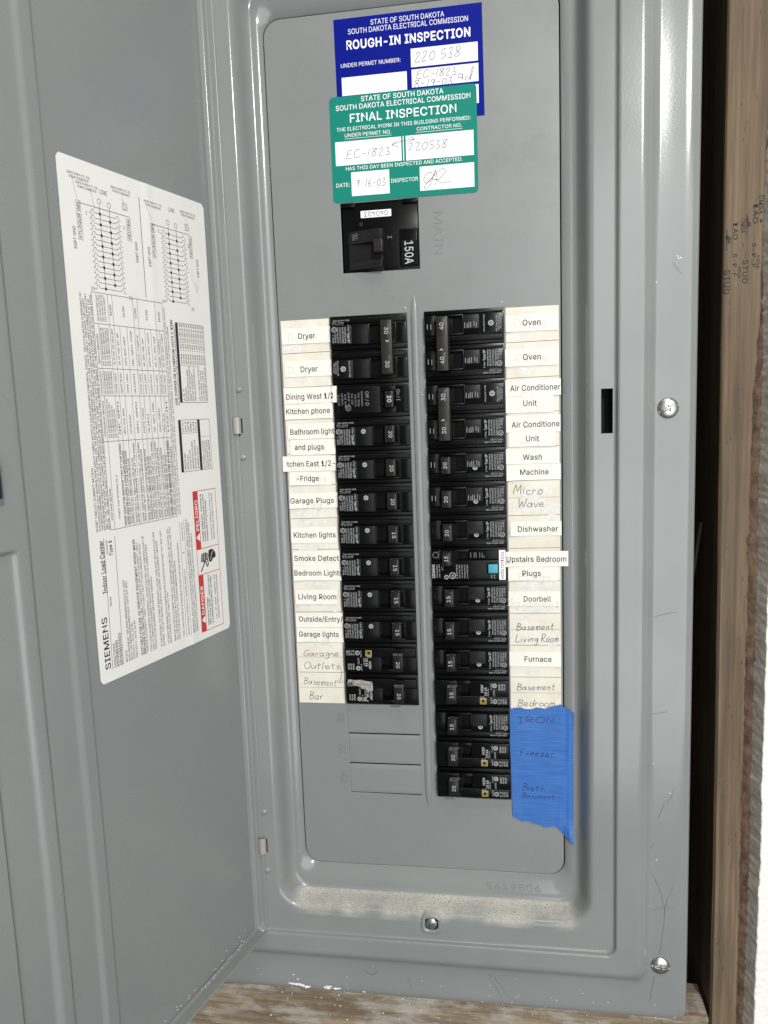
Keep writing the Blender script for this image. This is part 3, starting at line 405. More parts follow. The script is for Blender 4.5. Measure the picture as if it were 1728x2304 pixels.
# ---- handwriting (single strokes)
ST = {
'A': '0,0 .3,1 .6,0;.12,.35 .5,.38', 'B': '.08,0 .12,1;.05,.95 .5,.9 .45,.6 .15,.52 .6,.4 .55,.08 .05,0', 'C': '.55,.85 .3,1 .02,.6 .1,.1 .55,.12',
'D': '.1,0 .12,1;.02,.95 .55,.8 .62,.35 .1,0', 'E': '.5,.95 .1,.9 .05,.5 .45,.52;.05,.5 .02,.02 .5,.05', 'F': '.08,0 .1,1 .6,1;.1,.55 .45,.57',
'G': '.6,.85 .35,1 .02,.6 .1,.08 .5,.1 .6,.42 .35,.42', 'I': '.0,1 .5,1;.25,1 .25,0;0,0 .5,0', 'K': '.08,0 .1,1;.55,1 .12,.5 .6,0', 'L': '.1,1 .05,0 .55,.03',
'M': '0,0 .12,1 .35,.35 .6,1 .7,0', 'N': '0,0 .08,1 .5,0 .58,1', 'O': '.35,1 .05,.75 .05,.25 .35,0 .65,.25 .62,.75 .35,1', 'P': '.1,0 .12,1 .5,.95 .52,.55 .12,.48',
'R': '.08,0 .1,1 .5,.95 .5,.6 .12,.5 .6,0', 'S': '.5,.9 .25,1 .08,.75 .45,.4 .4,.05 .02,.08', 'W': '0,1 .15,0 .38,.7 .6,0 .8,1',
'a': '.42,.45 .15,.5 .02,.2 .18,0 .4,.2 .44,.48 .46,.05 .56,.02', 'b': '.05,1 .05,.02 .35,.05 .4,.35 .08,.4', 'c': '.4,.42 .15,.5 .02,.2 .18,0 .44,.08',
'd': '.4,.42 .12,.48 .02,.15 .25,0 .42,.3 .44,1 .46,0', 'e': '.04,.25 .4,.32 .3,.52 .05,.4 .06,.08 .28,0 .5,.1', 'g': '.4,.42 .12,.48 .05,.18 .3,.1 .42,.46 .42,-.3 .2,-.45 .05,-.3',
'h': '.05,1 .05,0;.05,.35 .3,.5 .38,.3 .4,0', 'i': '.08,.48 .1,0;.1,.68 .12,.7', 'l': '.1,1 .06,.1 .16,0', 'm': '.02,.48 .05,0;.05,.35 .2,.5 .28,0;.28,.35 .45,.5 .55,0',
'n': '.03,.48 .06,0;.06,.35 .28,.5 .38,.3 .42,0', 'o': '.25,.5 .04,.35 .06,.08 .25,0 .44,.15 .42,.42 .25,.5', 'r': '.04,.48 .07,0;.07,.3 .2,.48 .36,.46', 's': '.35,.45 .12,.5 .1,.32 .35,.2 .25,0 .02,.05',
't': '.18,.85 .15,.1 .3,0;0,.55 .42,.58', 'u': '.04,.48 .08,.08 .3,.02 .4,.45 .44,0', 'v': '.02,.48 .18,0 .38,.5', 'w': '.0,.48 .1,0 .25,.4 .38,0 .55,.5', 'y': '.04,.48 .12,.1 .36,.12 .42,.48 .38,-.35 .1,-.45',
'z': '.02,.45 .38,.45 .03,.02 .42,.05', '0': '.25,.8 .05,.55 .08,.15 .25,0 .44,.3 .42,.65 .25,.8', '1': '.15,.9 .1,0', '2': '.03,.65 .2,.85 .38,.65 .05,.02 .45,.05', '3': '.05,.8 .32,.85 .15,.45 .4,.3 .3,.02 .02,.08',
'5': '.42,.85 .12,.85 .1,.5 .36,.42 .36,.1 .05,0', '6': '.35,.85 .08,.4 .12,.02 .38,.08 .34,.35 .1,.3', '8': '.42,.85 .15,.9 .1,.65 .38,.3 .3,.02 .08,.1 .18,.4 .45,.85', '9': '.38,.7 .12,.85 .06,.55 .3,.5 .4,.8 .3,0',
'-': '.05,.4 .35,.42', ' ': '', '"': '.05,1 .05,.7;.2,1 .2,.7'}
def smooth_pts(p, k=4):
    if len(p) < 3: return p
    out = []
    for i in range(len(p)-1):
        p0 = p[max(i-1, 0)]; p1 = p[i]; p2 = p[i+1]; p3 = p[min(i+2, len(p)-1)]
        for j in range(k):
            t = j/k
            out.append(tuple(0.5*((2*p1[c])+(-p0[c]+p2[c])*t+(2*p0[c]-5*p1[c]+4*p2[c]-p3[c])*t*t+(-p0[c]+3*p1[c]-3*p2[c]+p3[c])*t**3) for c in (0, 1)))
    out.append(p[-1]); return out
def ribbon(bm, pts, wd, h, smooth=True):
    p = smooth_pts(pts) if smooth else pts
    L = []; R = []
    for i, (x, z) in enumerate(p):
        a = p[max(i-1, 0)]; b = p[min(i+1, len(p)-1)]
        dx, dz = b[0]-a[0], b[1]-a[1]; l = math.hypot(dx, dz) or 1
        nx, nz = -dz/l*wd/2, dx/l*wd/2
        hh = h(x, z) if callable(h) else h
        L.append(bm.verts.new((x+nx, -hh, z+nz))); R.append(bm.verts.new((x-nx, -hh, z-nz)))
    for i in range(len(p)-1):
        f = bm.faces.new((L[i], R[i], R[i+1], L[i+1])); f.normal_update()
        if f.normal.y > 0: f.normal_flip()
def write(bm, s, cx, cz, cap, width, h, wd=0.4, tilt=0.0, slant=0.16, jit=0.05):
    x = 0; strokes = []
    rnd = random.Random(s)
    for ch in s:
        g = ST.get(ch, ''); mxx = 0.2
        for st in g.split(';'):
            if not st: continue
            pts = [tuple(float(q) for q in a.split(',')) for a in st.split()]
            mxx = max(mxx, max(p[0] for p in pts))
            strokes.append([(x+p[0]+rnd.uniform(-jit, jit), p[1]+rnd.uniform(-jit, jit)) for p in pts])
        x += mxx+0.16
    tot = x-0.16; k = width/tot
    for st in strokes:
        q = []
        for a, b in st:
            X = (a-tot/2)*k+b*cap*slant; Z = (b-0.45)*cap
            q.append((cx+X, cz+Z+X*tilt))
        ribbon(bm, q, wd, h)
def blob(bm, cx, cz, rx, rz, h, seed=0, n=26, rough=0.35):
    rnd = random.Random(seed); ph = [rnd.uniform(0, 6.28) for _ in range(5)]
    pts = []
    for i in range(n):
        a = 2*math.pi*i/n
        r = 1+rough*(0.5*math.sin(2*a+ph[0])+0.35*math.sin(3*a+ph[1])+0.3*math.sin(5*a+ph[2])+0.25*math.sin(9*a+ph[3]))
        pts.append((cx+rx*r*math.cos(a), cz+rz*r*math.sin(a)))
    c = bm.verts.new((cx, -h, cz)); vs = [bm.verts.new((x, -h, z)) for x, z in pts]
    for i in range(n):
        f = bm.faces.new((c, vs[i], vs[(i+1) % n])); f.normal_update()
        if f.normal.y > 0: f.normal_flip()
def paper(x0, x1, z0, z1, h, th=0.12, nx=10, nz=4, fn=None, tilt=0.0):
    bm = bmesh.new(); F = []; B = []
    for j in range(nz+1):
        for i in range(nx+1):
            u, v = i/nx, j/nz
            x = x0+(x1-x0)*u; z = z0+(z1-z0)*v+(x-(x0+x1)/2)*tilt
            e = fn(u, v) if fn else 0
            F.append(bm.verts.new((x, -(h+e+th), z))); B.append(bm.verts.new((x, -(h+e), z)))
    I = lambda i, j: j*(nx+1)+i
    for j in range(nz):
        for i in range(nx):
            bm.faces.new((F[I(i, j)], F[I(i+1, j)], F[I(i+1, j+1)], F[I(i, j+1)]))
            bm.faces.new((B[I(i, j)], B[I(i, j+1)], B[I(i+1, j+1)], B[I(i+1, j)]))
    for i in range(nx):
        bm.faces.new((F[I(i, 0)], B[I(i, 0)], B[I(i+1, 0)], F[I(i+1, 0)])); bm.faces.new((F[I(i, nz)], F[I(i+1, nz)], B[I(i+1, nz)], B[I(i, nz)]))
    for j in range(nz):
        bm.faces.new((F[I(0, j)], F[I(0, j+1)], B[I(0, j+1)], B[I(0, j)])); bm.faces.new((F[I(nx, j)], B[I(nx, j)], B[I(nx, j+1)], F[I(nx, j+1)]))
    return bm
def dome(bm, cx, h, cz, rx, rh, rz, n=16, m=6):
    rings = []
    for j in range(m):
        a = math.pi/2*j/m
        rings.append([bm.verts.new((cx+rx*math.cos(a)*math.cos(2*math.pi*i/n), -(h+rh*math.sin(a)), cz+rz*math.cos(a)*math.sin(2*math.pi*i/n))) for i in range(n)])
    top = bm.verts.new((cx, -(h+rh), cz))
    for j in range(m-1):
        for i in range(n): bm.faces.new((rings[j][i], rings[j][(i+1) % n], rings[j+1][(i+1) % n], rings[j+1][i]))
    for i in range(n): bm.faces.new((rings[-1][i], rings[-1][(i+1) % n], top))
    bmesh.ops.recalc_face_normals(bm, faces=bm.faces[:])

def scribble(parent, m, name, *jobs):
    """each written word is a part of its own"""
    for j in jobs:
        bm = bmesh.new(); write(bm, *j); link(name, to_mesh(name, bm, m), parent)
def strokes(parent, m, name, *polys, wd=.4, h=.3):
    bm = bmesh.new()
    for p in polys: ribbon(bm, p, wd, h)
    link(name, to_mesh(name, bm, m), parent)
# ================================================================== THE LOAD CENTRE
panel = empty('load_center')
tag(panel, 'open grey enamelled electrical load center with raised trim and hinged door swung to the left', 'electrical panel')
# ---- trim cover: a pressed sheet, lofted through nested rounded rectangles
def ring(bm, w, zb, zt, r, Y, n=8):
    return [bm.verts.new((x, Y, z)) for x, z in rrect(-w, w, zb, zt, r, n)]
def bez(p0, p1, p2, p3, n):
    return [tuple((1-t)**3*p0[c]+3*(1-t)**2*t*p1[c]+3*(1-t)*t*t*p2[c]+t**3*p3[c] for c in (0, 1)) for t in [i/n for i in range(n+1)]]
bm = bmesh.new()
prof = []   # (w, zb, zt, r, Y)
ZT = lambda w: w-142+263
prof.append((198.0, -553.5, 322, 9, 0)); prof.append((198.0, -553.5, 322, 9, -7))
for i in range(1, 9):
    a = math.pi/2*i/8
    prof.append((198.0-8*(1-math.cos(a)), -553.5+8*(1-math.cos(a)), 322-8*(1-math.cos(a)), 9, -7-8.3*math.sin(a)))
prof.append((188.6, -544, 312.6, 10, -15.45)); prof.append((186, -541.5, 310, 10, -15.35)); prof.append((180, -535, 304, 11, -15.0)); prof.append((174.5, -528, 298.5, 11, -14.98))
for x, y in bez((170.5, -15.0), (164.5, -15.0), (164.5, -22.0), (157.5, -22.0), 10):
    k = (x-157.5)/13
    if x == 170.5: prof.append((171.0, -522.0, 295.0, 11, -14.99))
    prof.append((x, -508.5-13*k, 279+13*k, 10, y))
prof.append((157.0, -508.0, 278.5, 9.8, -22.0)); prof.append((144.3, -496.8, 265.3, 7.2, -22.0))
for x, y in bez((143.6, -22.0), (141.9, -22.0), (142.2, -18.2), (140.6, -18.0), 6):
    k = (x-140.6)/3.0
    prof.append((x, -493.6-2.6*k, 262.6+2.6*k, 7, y))
prof.append((140.0, -493.0, 262.0, 7.2, -18.0)); prof.append((127.1, -476.9, 246.3, 21.5, -18.0))
for x, y in bez((126.5, -18.0), (119.6, -18.0), (120.6, 0), (113.8, 0), 16):
    k = (x-113.8)/12.7
    prof.append((x, -463.6-12.7*k, 233+12.7*k, 13+9*k, y))
prof.append((113.3, -463.0, 232.5, 12.9, 0.0)); prof.append((106.35, -444.0, 213.2, 12.5, 0.0)); prof.append((106.2, -443.8, 213.0, 12.4, 2.6))
rings = [ring(bm, *p) for p in prof]
seatfaces = []
for a, b in zip(rings[:-1], rings[1:]):
    n = len(a)
    for i in range(n):
        f = bm.faces.new((a[i], a[(i+1) % n], b[(i+1) % n], b[i]))
bmesh.ops.recalc_face_normals(bm, faces=bm.faces[:])
bm.faces.ensure_lookup_table()
if sum(f.normal.y for f in bm.faces if abs(f.normal.y) > .9) > 0: bmesh.ops.reverse_faces(bm, faces=bm.faces[:])
# slot for the door latch cut in the seat on the right
for co, no in (((0, 0, -62), (0, 0, 1)), ((0, 0, -93.4), (0, 0, 1)), ((131.5, 0, 0), (1, 0, 0)), ((139.6, 0, 0), (1, 0, 0))):
    fs = [f for f in bm.faces if all(125 < v.co.x < 141.2 and abs(v.co.y+18) < 0.4 for v in f.verts)]
    geom = fs+list({e for f in fs for e in f.edges})+list({v for f in fs for v in f.verts})
    bmesh.ops.bisect_plane(bm, geom=geom, plane_co=co, plane_no=no)
dl = [f for f in bm.faces if all(131.4 < v.co.x < 139.7 and -93.5 < v.co.z < -61.9 for v in f.verts)]
bmesh.ops.delete(bm, geom=dl, context='FACES')
trim = link('trim_cover', to_mesh('trim_cover', bm, M_trim, True), panel)
# latch slot lining
bm = bmesh.new()
for a, b, c, d in ((131.3, 139.8, -62.0, -61.6), (131.3, 139.8, -93.8, -93.4), (131.1, 131.5, -93.8, -61.6), (139.6, 140.0, -93.8, -61.6)): box(bm, a, b, 4, 17.7, c, d)
box(bm, 131, 140, 3, 4, -94, -61)
link('latch_slot', to_mesh('latch_slot', bm, M_dark), panel)
# box behind the trim
bm = bmesh.new()
for a in ((-183, 183, -104, -102, -548, 318), (-183, -181, -102, -3, -548, 318), (181, 183, -102, -3, -548, 318), (-181, 181, -102, -3, -548, -546), (-181, 181, -102, -3, 316, 318)): box(bm, *a)
link('enclosure_box', to_mesh('enclosure_box', bm, M_dark), panel)
# ---- dead front
XL0, XL1, XR0, XR1 = -65.1, -6.2, 6.2, 65.0
P = 25.4
def rct(x0, x1, z0, z1): return [(x0, z0), (x1, z0), (x1, z1), (x0, z1)]
loops = [rrect(-104.9, 105.0, -442.9, 211.8, 12, 10), rct(XL0, XL1, -12*P-.9, 0), rct(XR0, XR1, -15*P-.9, 0), rct(-53.8, 4.7, 30.6, 81.2)]
# each knock-out leaves a thin cut round it
for k in (12, 13, 14): loops.append(rct(XL0, XL1, -(k+1)*P-.3, -k*P-(0.9 if k == 12 else 0.3)))
bm = fill_shape([loops[0]]+[loops[2], loops[3]]+[rct(XL0, XL1, -15*P-.3, 0)], -1.6, 0.0, 0.35)
plate = link('dead_front', to_mesh('dead_front', bm, M_paint2), panel)
# three twist-out blanks
def blank():
    bm = bmesh.new(); nx, nz = 12, 14; g = []
    for j in range(nz+1):
        for i in range(nx+1):
            u, v = i/nx, j/nz
            x = XL0+.7+(XL1-XL0-.95)*u; z = -.15-(P-1.35)*v
            hgt = 0.4-1.0*max(0, 1-v/0.14)**2-0.25*max(0, (v-.95)/.05)**2
            g.append(bm.verts.new((x, -hgt, z)))
    for j in range(nz):
        for i in range(nx):
            a = j*(nx+1)+i; bm.faces.new((g[a], g[a+nx+1], g[a+nx+2], g[a+1]))
    r = bmesh.ops.extrude_edge_only(bm, edges=[e for e in bm.edges if e.is_boundary])
    for q in r['geom']:
        if isinstance(q, bmesh.types.BMVert): q.co.y = 1.1
    bmesh.ops.recalc_face_normals(bm, faces=bm.faces[:])
    return to_mesh('breaker_blank', bm, M_paint2, True, 30)
bl = blank()
for k in (12, 13, 14): link('breaker_blank', bl, panel, (0, 0, -k*P-.2))
# ---- centre rib
bm = bmesh.new(); n = 50; ms = 8; rg = []
for j in range(n+1):
    t = j/n; z = 13+(-392-13)*t
    en = min(1, min(t, 1-t)*n/1.2+0.02)
    rg.append([bm.verts.new((-0.9+3.0*en*math.cos(math.pi*i/ms)*-1, -(-0.05+1.5*en*math.sin(math.pi*i/ms)**1.3), z)) for i in range(ms+1)])
for j in range(n):
    for i in range(ms): bm.faces.new((rg[j][i], rg[j+1][i], rg[j+1][i+1], rg[j][i+1]))
bmesh.ops.recalc_face_normals(bm, faces=bm.faces[:])
link('stiffening_rib', to_mesh('stiffening_rib', bm, M_paint2, True), panel)
# ---- embossed characters
for s, x, z, cap, wd, rot in (('MAIN', 18.6, 55.5, 7.0, 30, -90), ('25', -70.7, -317, 5.6, 7.6, 90), ('27', -70.3, -343.5, 5.6, 7.6, 90), ('29', -69.9, -368, 5.6, 7.6, 90), ('5419506', 65.5, -456.5, 6.0, 43, 0)):
    bm = bmesh.new(); text(bm, s, x, z, cap, wd, rot, 0.02, -0.004 if s in ('25', '27', '29') else -0.012, thick=0.6 if s in ('25', '27', '29') else 0.28)
    bmesh.ops.remove_doubles(bm, verts=bm.verts[:], dist=0.001)
    link('embossed_number' if s != 'MAIN' else 'embossed_word', to_mesh('embossed_text', bm, M_dimple, True, 50), panel)
# ---- small weld nibs above and beside the openings
bm = bmesh.new()
for x, z, r in ((-7.5, 3.2, .8), (63.5, 3.6, .8), (2.0, -59, .5), (3.5, -61, .6), (4.3, -57.5, .4), (1.5, -63, .5)): dome(bm, x, 0, z, r, .5, r, 8, 3)
link('paint_drips', to_mesh('paint_drips', bm, M_white, True), panel, kind='stuff')
# ---- screw boss in the lower ramp
bm = bmesh.new(); rr_ = []
for w_, h_ in ((10.5, 11), (9.3, 15.5), (8.2, 18.8), (7.0, 19.6), (5.9, 19.2), (5.2, 18.0)):
    rr_.append([bm.verts.new((x, -h_, z)) for x, z in rrect(0.2-w_, 0.2+w_, -480.2-w_, -480.2+w_*0.92, w_*0.62, 5)])
for a, b in zip(rr_[:-1], rr_[1:]):
    for i in range(len(a)): bm.faces.new((a[i], a[(i+1) % len(a)], b[(i+1) % len(a)], b[i]))
bm.faces.new(rr_[-1]); bmesh.ops.recalc_face_normals(bm, faces=bm.faces[:])
link('screw_boss', to_mesh('screw_boss', bm, M_trim, True), panel)
# ---- hinges
def hinge(z0, z1):
    bm = bmesh.new(); n = 8; prev = None
    xa, xb = -140.2, -133.4
    for i in range(n+1):
        a = math.pi*i/n; x = (xa+xb)/2-(xb-xa)/2*math.cos(a); h = 17.6+3.6*math.sin(a)**.8
        cur = (bm.verts.new((x, -h, z0)), bm.verts.new((x, -h, z1)))
        if prev: bm.faces.new((prev[0], cur[0], cur[1], prev[1]))
        prev = cur
    es = [e for e in bm.edges if e.is_boundary]
    bmesh.ops.holes_fill(bm, edges=es); bmesh.ops.recalc_face_normals(bm, faces=bm.faces[:])
    return link('hinge_knuckle', to_mesh('hinge_knuckle', bm, M_knuckle, True, 40), panel)
for z0, z1 in ((-85.2, -72.8), (-427.0, -413.5)):
    k = hinge(z0, z1)
    bm = bmesh.new(); flat_poly(bm, [(-139.8, z0-.2), (-133.6, z0-.2), (-136.8, z0-2.8)], 18.25); rect(bm, -133.5, -132.5, z0+.6, z1-.8, 18.35)
    c = link('hinge_slot', to_mesh('hinge_slot', bm, M_dark), panel)
bm = bmesh.new()
for x, z in ((-134.2, -52), (-133.9, -103.2), (-134.4, -391.2), (-134.2, -442.0)):
    n = bmesh.new(); dome(n, x, 17.8, z, 3.4, 1.9, 2.5, 14, 5); me = to_mesh('hinge_nub', n, M_trim, True); link('hinge_nub', me, panel)
bm.free()

# ---- paint scratches and plaster flecks on the trim
bm = bmesh.new()
def crack(pts, wd=0.2, h=15.35):
    q = []
    for (a, b), (c, d) in zip(pts[:-1], pts[1:]):
        for i in range(5):
            t = i/5; q.append((a+(c-a)*t+random.uniform(-.35, .35), b+(d-b)*t+random.uniform(-.35, .35)))
    q.append(pts[-1]); ribbon(bm, q, wd, h, False)
for c in ([(166.5, -421), (171, -430), (176, -443), (179, -455)], [(179.5, -455), (179, -470), (176.5, -490), (175.5, -500)], [(186, -436), (181, -450), (179.5, -457), (179.6, -463)], [(163.8, -462), (172, -458), (179, -455.5), (188, -456.5)],
          [(172.5, -514), (171, -524), (169, -536)], [(184, -504), (190, -506)], [(158, -226.5), (164, -229), (172, -227), (187, -223)], [(160, -302), (172, -301), (180, -299.5)], [(178, -372), (174, -384)], [(171, -404), (166, -412), (163, -418)],
          [(179.5, 21), (184, 15), (187, 11)], [(180, -371), (183, -366), (185.5, -358)]):
    crack(c)
crack([(-21, -531), (-19, -539), (-17, -546)], .3, 15.4); crack([(45, -524), (52, -538), (57, -548)], .22, 15.4); crack([(47, -524), (56, -534), (60, -544)], .16, 15.4)
crack([(-57, -527), (-54, -531), (-49, -531.5), (-45, -528)], .3, 15.4)
link('paint_scratches', to_mesh('paint_scratches', bm, M_crack), panel, kind='stuff')
bm = bmesh.new()
for x0, z0, x1, z1, r in ((-131, -542.5, -106, -547, 1.3), (-97, -542.6, -89, -546.8, 1.3), (-88, -545, -81, -547, 1.3), (-117.5, -537, -114, -541, .5), (-62, -543.5, -58, -547.6, .6)):
    nb = max(2, int(math.hypot(x1-x0, z1-z0)/3.2))
    for i in range(nb):
        t = i/(nb-1); blob(bm, x0+(x1-x0)*t, z0+(z1-z0)*t+random.uniform(-.4, .4), 2.6*r*(1-.4*abs(t-.5)), .8*r, 15.36+i*.004, i+int(x0), 16, .5)
for i in range(38):
    x = random.choice([random.uniform(-140, -40), random.uniform(-150, 190), random.uniform(40, 150)]); z = -549+abs(random.gauss(0, 12))
    if z > -522: continue
    blob(bm, x, z, random.uniform(.2, .42), random.uniform(.2, .42), 15.38, i, 8, .3)
for x, z in ((170, -340), (167, -253), (182, -363), (183, 24), (182.5, 25.5), (184.5, 24.3), (173, -417), (168.5, 9), (150, -20)): blob(bm, x, z, .5, .45, 15.4, int(x*7+z), 10, .5)
link('plaster_flecks', to_mesh('plaster_flecks', bm, M_splat), panel, kind='stuff')

# ---- the door (a pan seen from its inside), local axes: s away from the hinge, t towards its inside, z up
PHI = math.radians(105.5)
E_ = Vector((-math.sin(PHI-math.pi/2), -math.cos(PHI-math.pi/2), 0)); N_ = Vector((-E_.y, E_.x, 0))
P0 = Vector((-144.9, -17.0, 0))
door = empty('door'); door.parent = panel
# door frame matrix: X = E_ reversed so that the inside faces local -Y
DM = Matrix(((-E_.x, -N_.x, 0, P0.x*SC), (-E_.y, -N_.y, 0, P0.y*SC), (0, 0, 1, 0), (0, 0, 0, 1)))
door.matrix_local = DM        # local x = -s, local h = t
def ss(a, b, x):
    t = max(0, min(1, (x-a)/(b-a))); return t*t*(3-2*t)
def door_t(s, z):
    t = 1.7*ss(155.8, 158.0, s)-1.7*ss(165.5, 170.0, s)
    t += 1.7*ss(189.8, 192.2, s)
    inz = ss(-138.5, -141.5, z)
    t -= 2.6*ss(198.5, 203.5, s)*(1-ss(223.5, 226, s))*inz
    t += 0.8*math.sin(z/190+s/80)*min(1, s/60)*0.4+0.6*mnoise.noise(Vector((s/90, z/140, 3)))*min(1, s/40)
    return t
bm = bmesh.new()
SS = sorted(set([0.4, 1.2, 2.5, 5]+list(range(8, 156, 6))+[155.4+i*.55 for i in range(7)]+[160, 163, 165]+[165.5+i*.6 for i in range(9)]+[174, 180, 186]+[189.2+i*.55 for i in range(7)]+[195]+[198+i*.8 for i in range(9)]+[208, 214, 220]+[223+i*.5 for i in range(8)]+[232, 245, 260, 272]))
ZZ = [-494.2, -493.4, -492, -489]+[-485+i*9 for i in range(83)]+[260]
ZZ = sorted(set([z for z in ZZ if not -145 < z < -135]+[-145+i*.8 for i in range(13)]))
gr = [[bm.verts.new((-s, -door_t(s, z), z)) for s in SS] for z in ZZ]
for j in range(len(ZZ)-1):
    for i in range(len(SS)-1): bm.faces.new((gr[j][i], gr[j+1][i], gr[j+1][i+1], gr[j][i+1]))
bmesh.ops.recalc_face_normals(bm, faces=bm.faces[:])
if sum(f.normal.y for f in bm.faces) > 0: bmesh.ops.reverse_faces(bm, faces=bm.faces[:])
r = bmesh.ops.solidify(bm, geom=bm.faces[:], thickness=-1.2) if False else None
link('door_sheet', to_mesh('door_sheet', bm, M_paint, True, 60), door)
# return flanges (bottom and hinge side), swept with rounded inner corner
def sweep(bm, prof, along, mitre):
    rows = []
    for k in along: rows.append([bm.verts.new(mitre(p, k)) for p in prof])
    for a, b in zip(rows[:-1], rows[1:]):
        for i in range(len(prof)-1): bm.faces.new((a[i], a[i+1], b[i+1], b[i]))
pf = [(2.2, 0.0), (1.3, 0.12), (0.55, 0.55), (0.12, 1.3), (0, 2.2), (0, 8.2), (-.15, 8.8), (-.6, 9.1), (-1.1, 8.8), (-1.2, 8.2), (-1.2, -1.2)]
bm = bmesh.new()
sweep(bm, pf, [0, 30, 60, 120, 180, 240, 273], lambda p, k: (-(k if k > 0 else p[0]), -p[1]*1.1, -494.7+p[0]))
sweep(bm, pf, [0, 100, 250, 400, 500, 754.7], lambda p, k: (-p[0], -p[1], -494.7+(k if k > 0 else p[0])))
bmesh.ops.recalc_face_normals(bm, faces=bm.faces[:])
link('return_flange', to_mesh('return_flange', bm, M_paint, True, 50), door)
# outer skin of the door
bm = bmesh.new(); box(bm, -273.5, 1.4, -4.6, -3.4, -496, 261, .5)
link('door_skin', to_mesh('door_skin', bm, M_paint, True, 40), door)
bm = bmesh.new(); box(bm, -236, -210.5, 1.5, 9, -110, -88, 1.2); link('door_latch', to_mesh('door_latch', bm, mat('latch_plastic', (0.012, 0.012, 0.04), 0.4), True, 40), door)
bm = bmesh.new()
for i in range(34):
    s = random.uniform(20, 120)
    blob(bm, -s, -494.7+abs(random.gauss(2.4, 4)), .5, .5, 0.45+random.uniform(.5, .7), i, 8, .4)
link('plaster_flecks', to_mesh('plaster_flecks', bm, M_splat), door, kind='stuff')

# ================================================================== BREAKERS
CACHE = {}
def cached(key, fn):
    if key not in CACHE: CACHE[key] = fn()
    return CACHE[key]
FIXP = -4.0   # how far bodies reach behind the plate
def qp_body():
    bm = bmesh.new()
    box(bm, .25, 58.6, -30, 1.2, -.35, -25.15, .25)
    box(bm, .9, 58.3, 1, 4.6, -2.3, -6.3, .9, 3)            # rail
    box(bm, .9, 58.3, 1, 3.4, -6.0, -7.2, .2)
    box(bm, .9, 30.2, 1, 4.8, -7.1, -21.6, .4)              # left of handle window
    box(bm, 50.2, 58.3, 1, 4.8, -7.1, -21.6, .4)
    box(bm, 30.1, 50.3, 1, 5.0, -7.0, -8.0, .25); box(bm, 30.1, 50.3, 1, 5.0, -20.4, -21.6, .25)
    box(bm, 29.6, 30.6, 1, 5.3, -7.0, -21.6, .3); box(bm, 49.8, 50.8, 1, 5.3, -7.0, -21.6, .3)  # raised rim
    box(bm, .9, 58.3, 1, 2.4, -22.2, -24.4, .4)
    return to_mesh('body', bm, M_black, True, 35)
def qp_handle():
    bm = bmesh.new()
    prism(bm, [(37.5, 1.5), (39.8, 7.0), (40.8, 12.2), (42.0, 12.8), (47.2, 12.8), (48.2, 12.2), (48.8, 1.5)], -6.9, -19.2, .45)
    return to_mesh('handle', bm, M_black2, True, 35)
def ring_mark(bm, cx, h, z, rx, ry, wd, flip=1):
    """oval outline lying on a face that looks up (z const)"""
    n = 20; a_ = []; b_ = []
    for i in range(n):
        a = 2*math.pi*i/n
        a_.append(bm.verts.new((cx+rx*math.cos(a), -(h+ry*math.sin(a)), z))); b_.append(bm.verts.new((cx+(rx-wd)*math.cos(a), -(h+(ry-wd)*math.sin(a)), z)))
    for i in range(n): bm.faces.new((a_[i], a_[(i+1) % n], b_[(i+1) % n], b_[i]))
def qp_hole():
    bm = bmesh.new()
    for z in (-6.83, -19.27): ring_mark(bm, 44.4, 9.6, z, 3.6, 2.3, .7)
    return to_mesh('handle_hole', bm, mat('pale_black', (0.16, 0.16, 0.16), 0.4) if 'wb' not in CACHE else CACHE['wb'])  # paler ring paints the lit rim of the hole
def amp_text(a):
    bm = bmesh.new(); text(bm, a, 45.0, -13.2, 2.8, 4.7, -90, 12.86, 0.0)
    return to_mesh('amp_number', bm, M_white)
def qp_label():
    bm = bmesh.new(); box(bm, 1.6, 17.0, 4.5, 4.95, -7.8, -21.2, .2)
    return to_mesh('rating_label', bm, M_sat, True, 40)
def circ(bm, cx, cz, r, wd, h, n=18):
    pts = [(cx+r*math.cos(2*math.pi*i/n), cz+r*math.sin(2*math.pi*i/n)) for i in range(n+1)]
    ribbon(bm, pts, wd, h, False)
def qp_print():
    bm = bmesh.new(); h = 5.0
    text(bm, '1 Pole', 14.9, -9.6, 1.15, None, -90, h); text(bm, 'Type QP', 14.9, -16.6, 1.75, 7.6, -90, h, .02)
    for i, s in enumerate(('Interrupting Rating', 'MAX RMS SYM AMPS', '10,000 120/240V AC', 'HACR Type 60/75 C')):
        text(bm, s, 12.4-i*1.95, -14.6, 1.15, 11.6, -90, h)
    text(bm, 'LISTED No.', 4.7, -16.8, 1.1, 7, -90, h); text(bm, 'L-5536', 3.0, -17.2, 1.1, 6, -90, h)
    circ(bm, 3.9, -10.4, 1.75, .35, h); text(bm, 'UL', 3.9, -10.4, 1.4, 1.7, -90, h, .02)
    return to_mesh('lettering', bm, M_white)
def csa_print():
    bm = bmesh.new(); circ(bm, 23.2, -10.6, 1.5, .5, 4.9); text(bm, 'SA', 23.4, -10.6, 1.9, 2.0, -90, 4.9, .03)
    return to_mesh('approval_mark', bm, M_white)
def rail_print():
    bm = bmesh.new(); text(bm, 'DUAL 80/75 C WIRE', 9.5, -3.9, .95, 12.5, 0, 4.66); text(bm, 'PPC  11/10', 7.0, -5.5, .85, 8.6, 0, 4.66); text(bm, 'AL OR CU  EX', 6.8, -6.7, .8, 8.4, 0, 3.5)
    return to_mesh('rail_lettering', bm, M_white)
def pad():
    bm = bmesh.new(); box(bm, 18.2, 29.2, 4.4, 4.9, -11.0, -20.8, .12)
    return to_mesh('moulded_pad', bm, M_pad, True, 40)
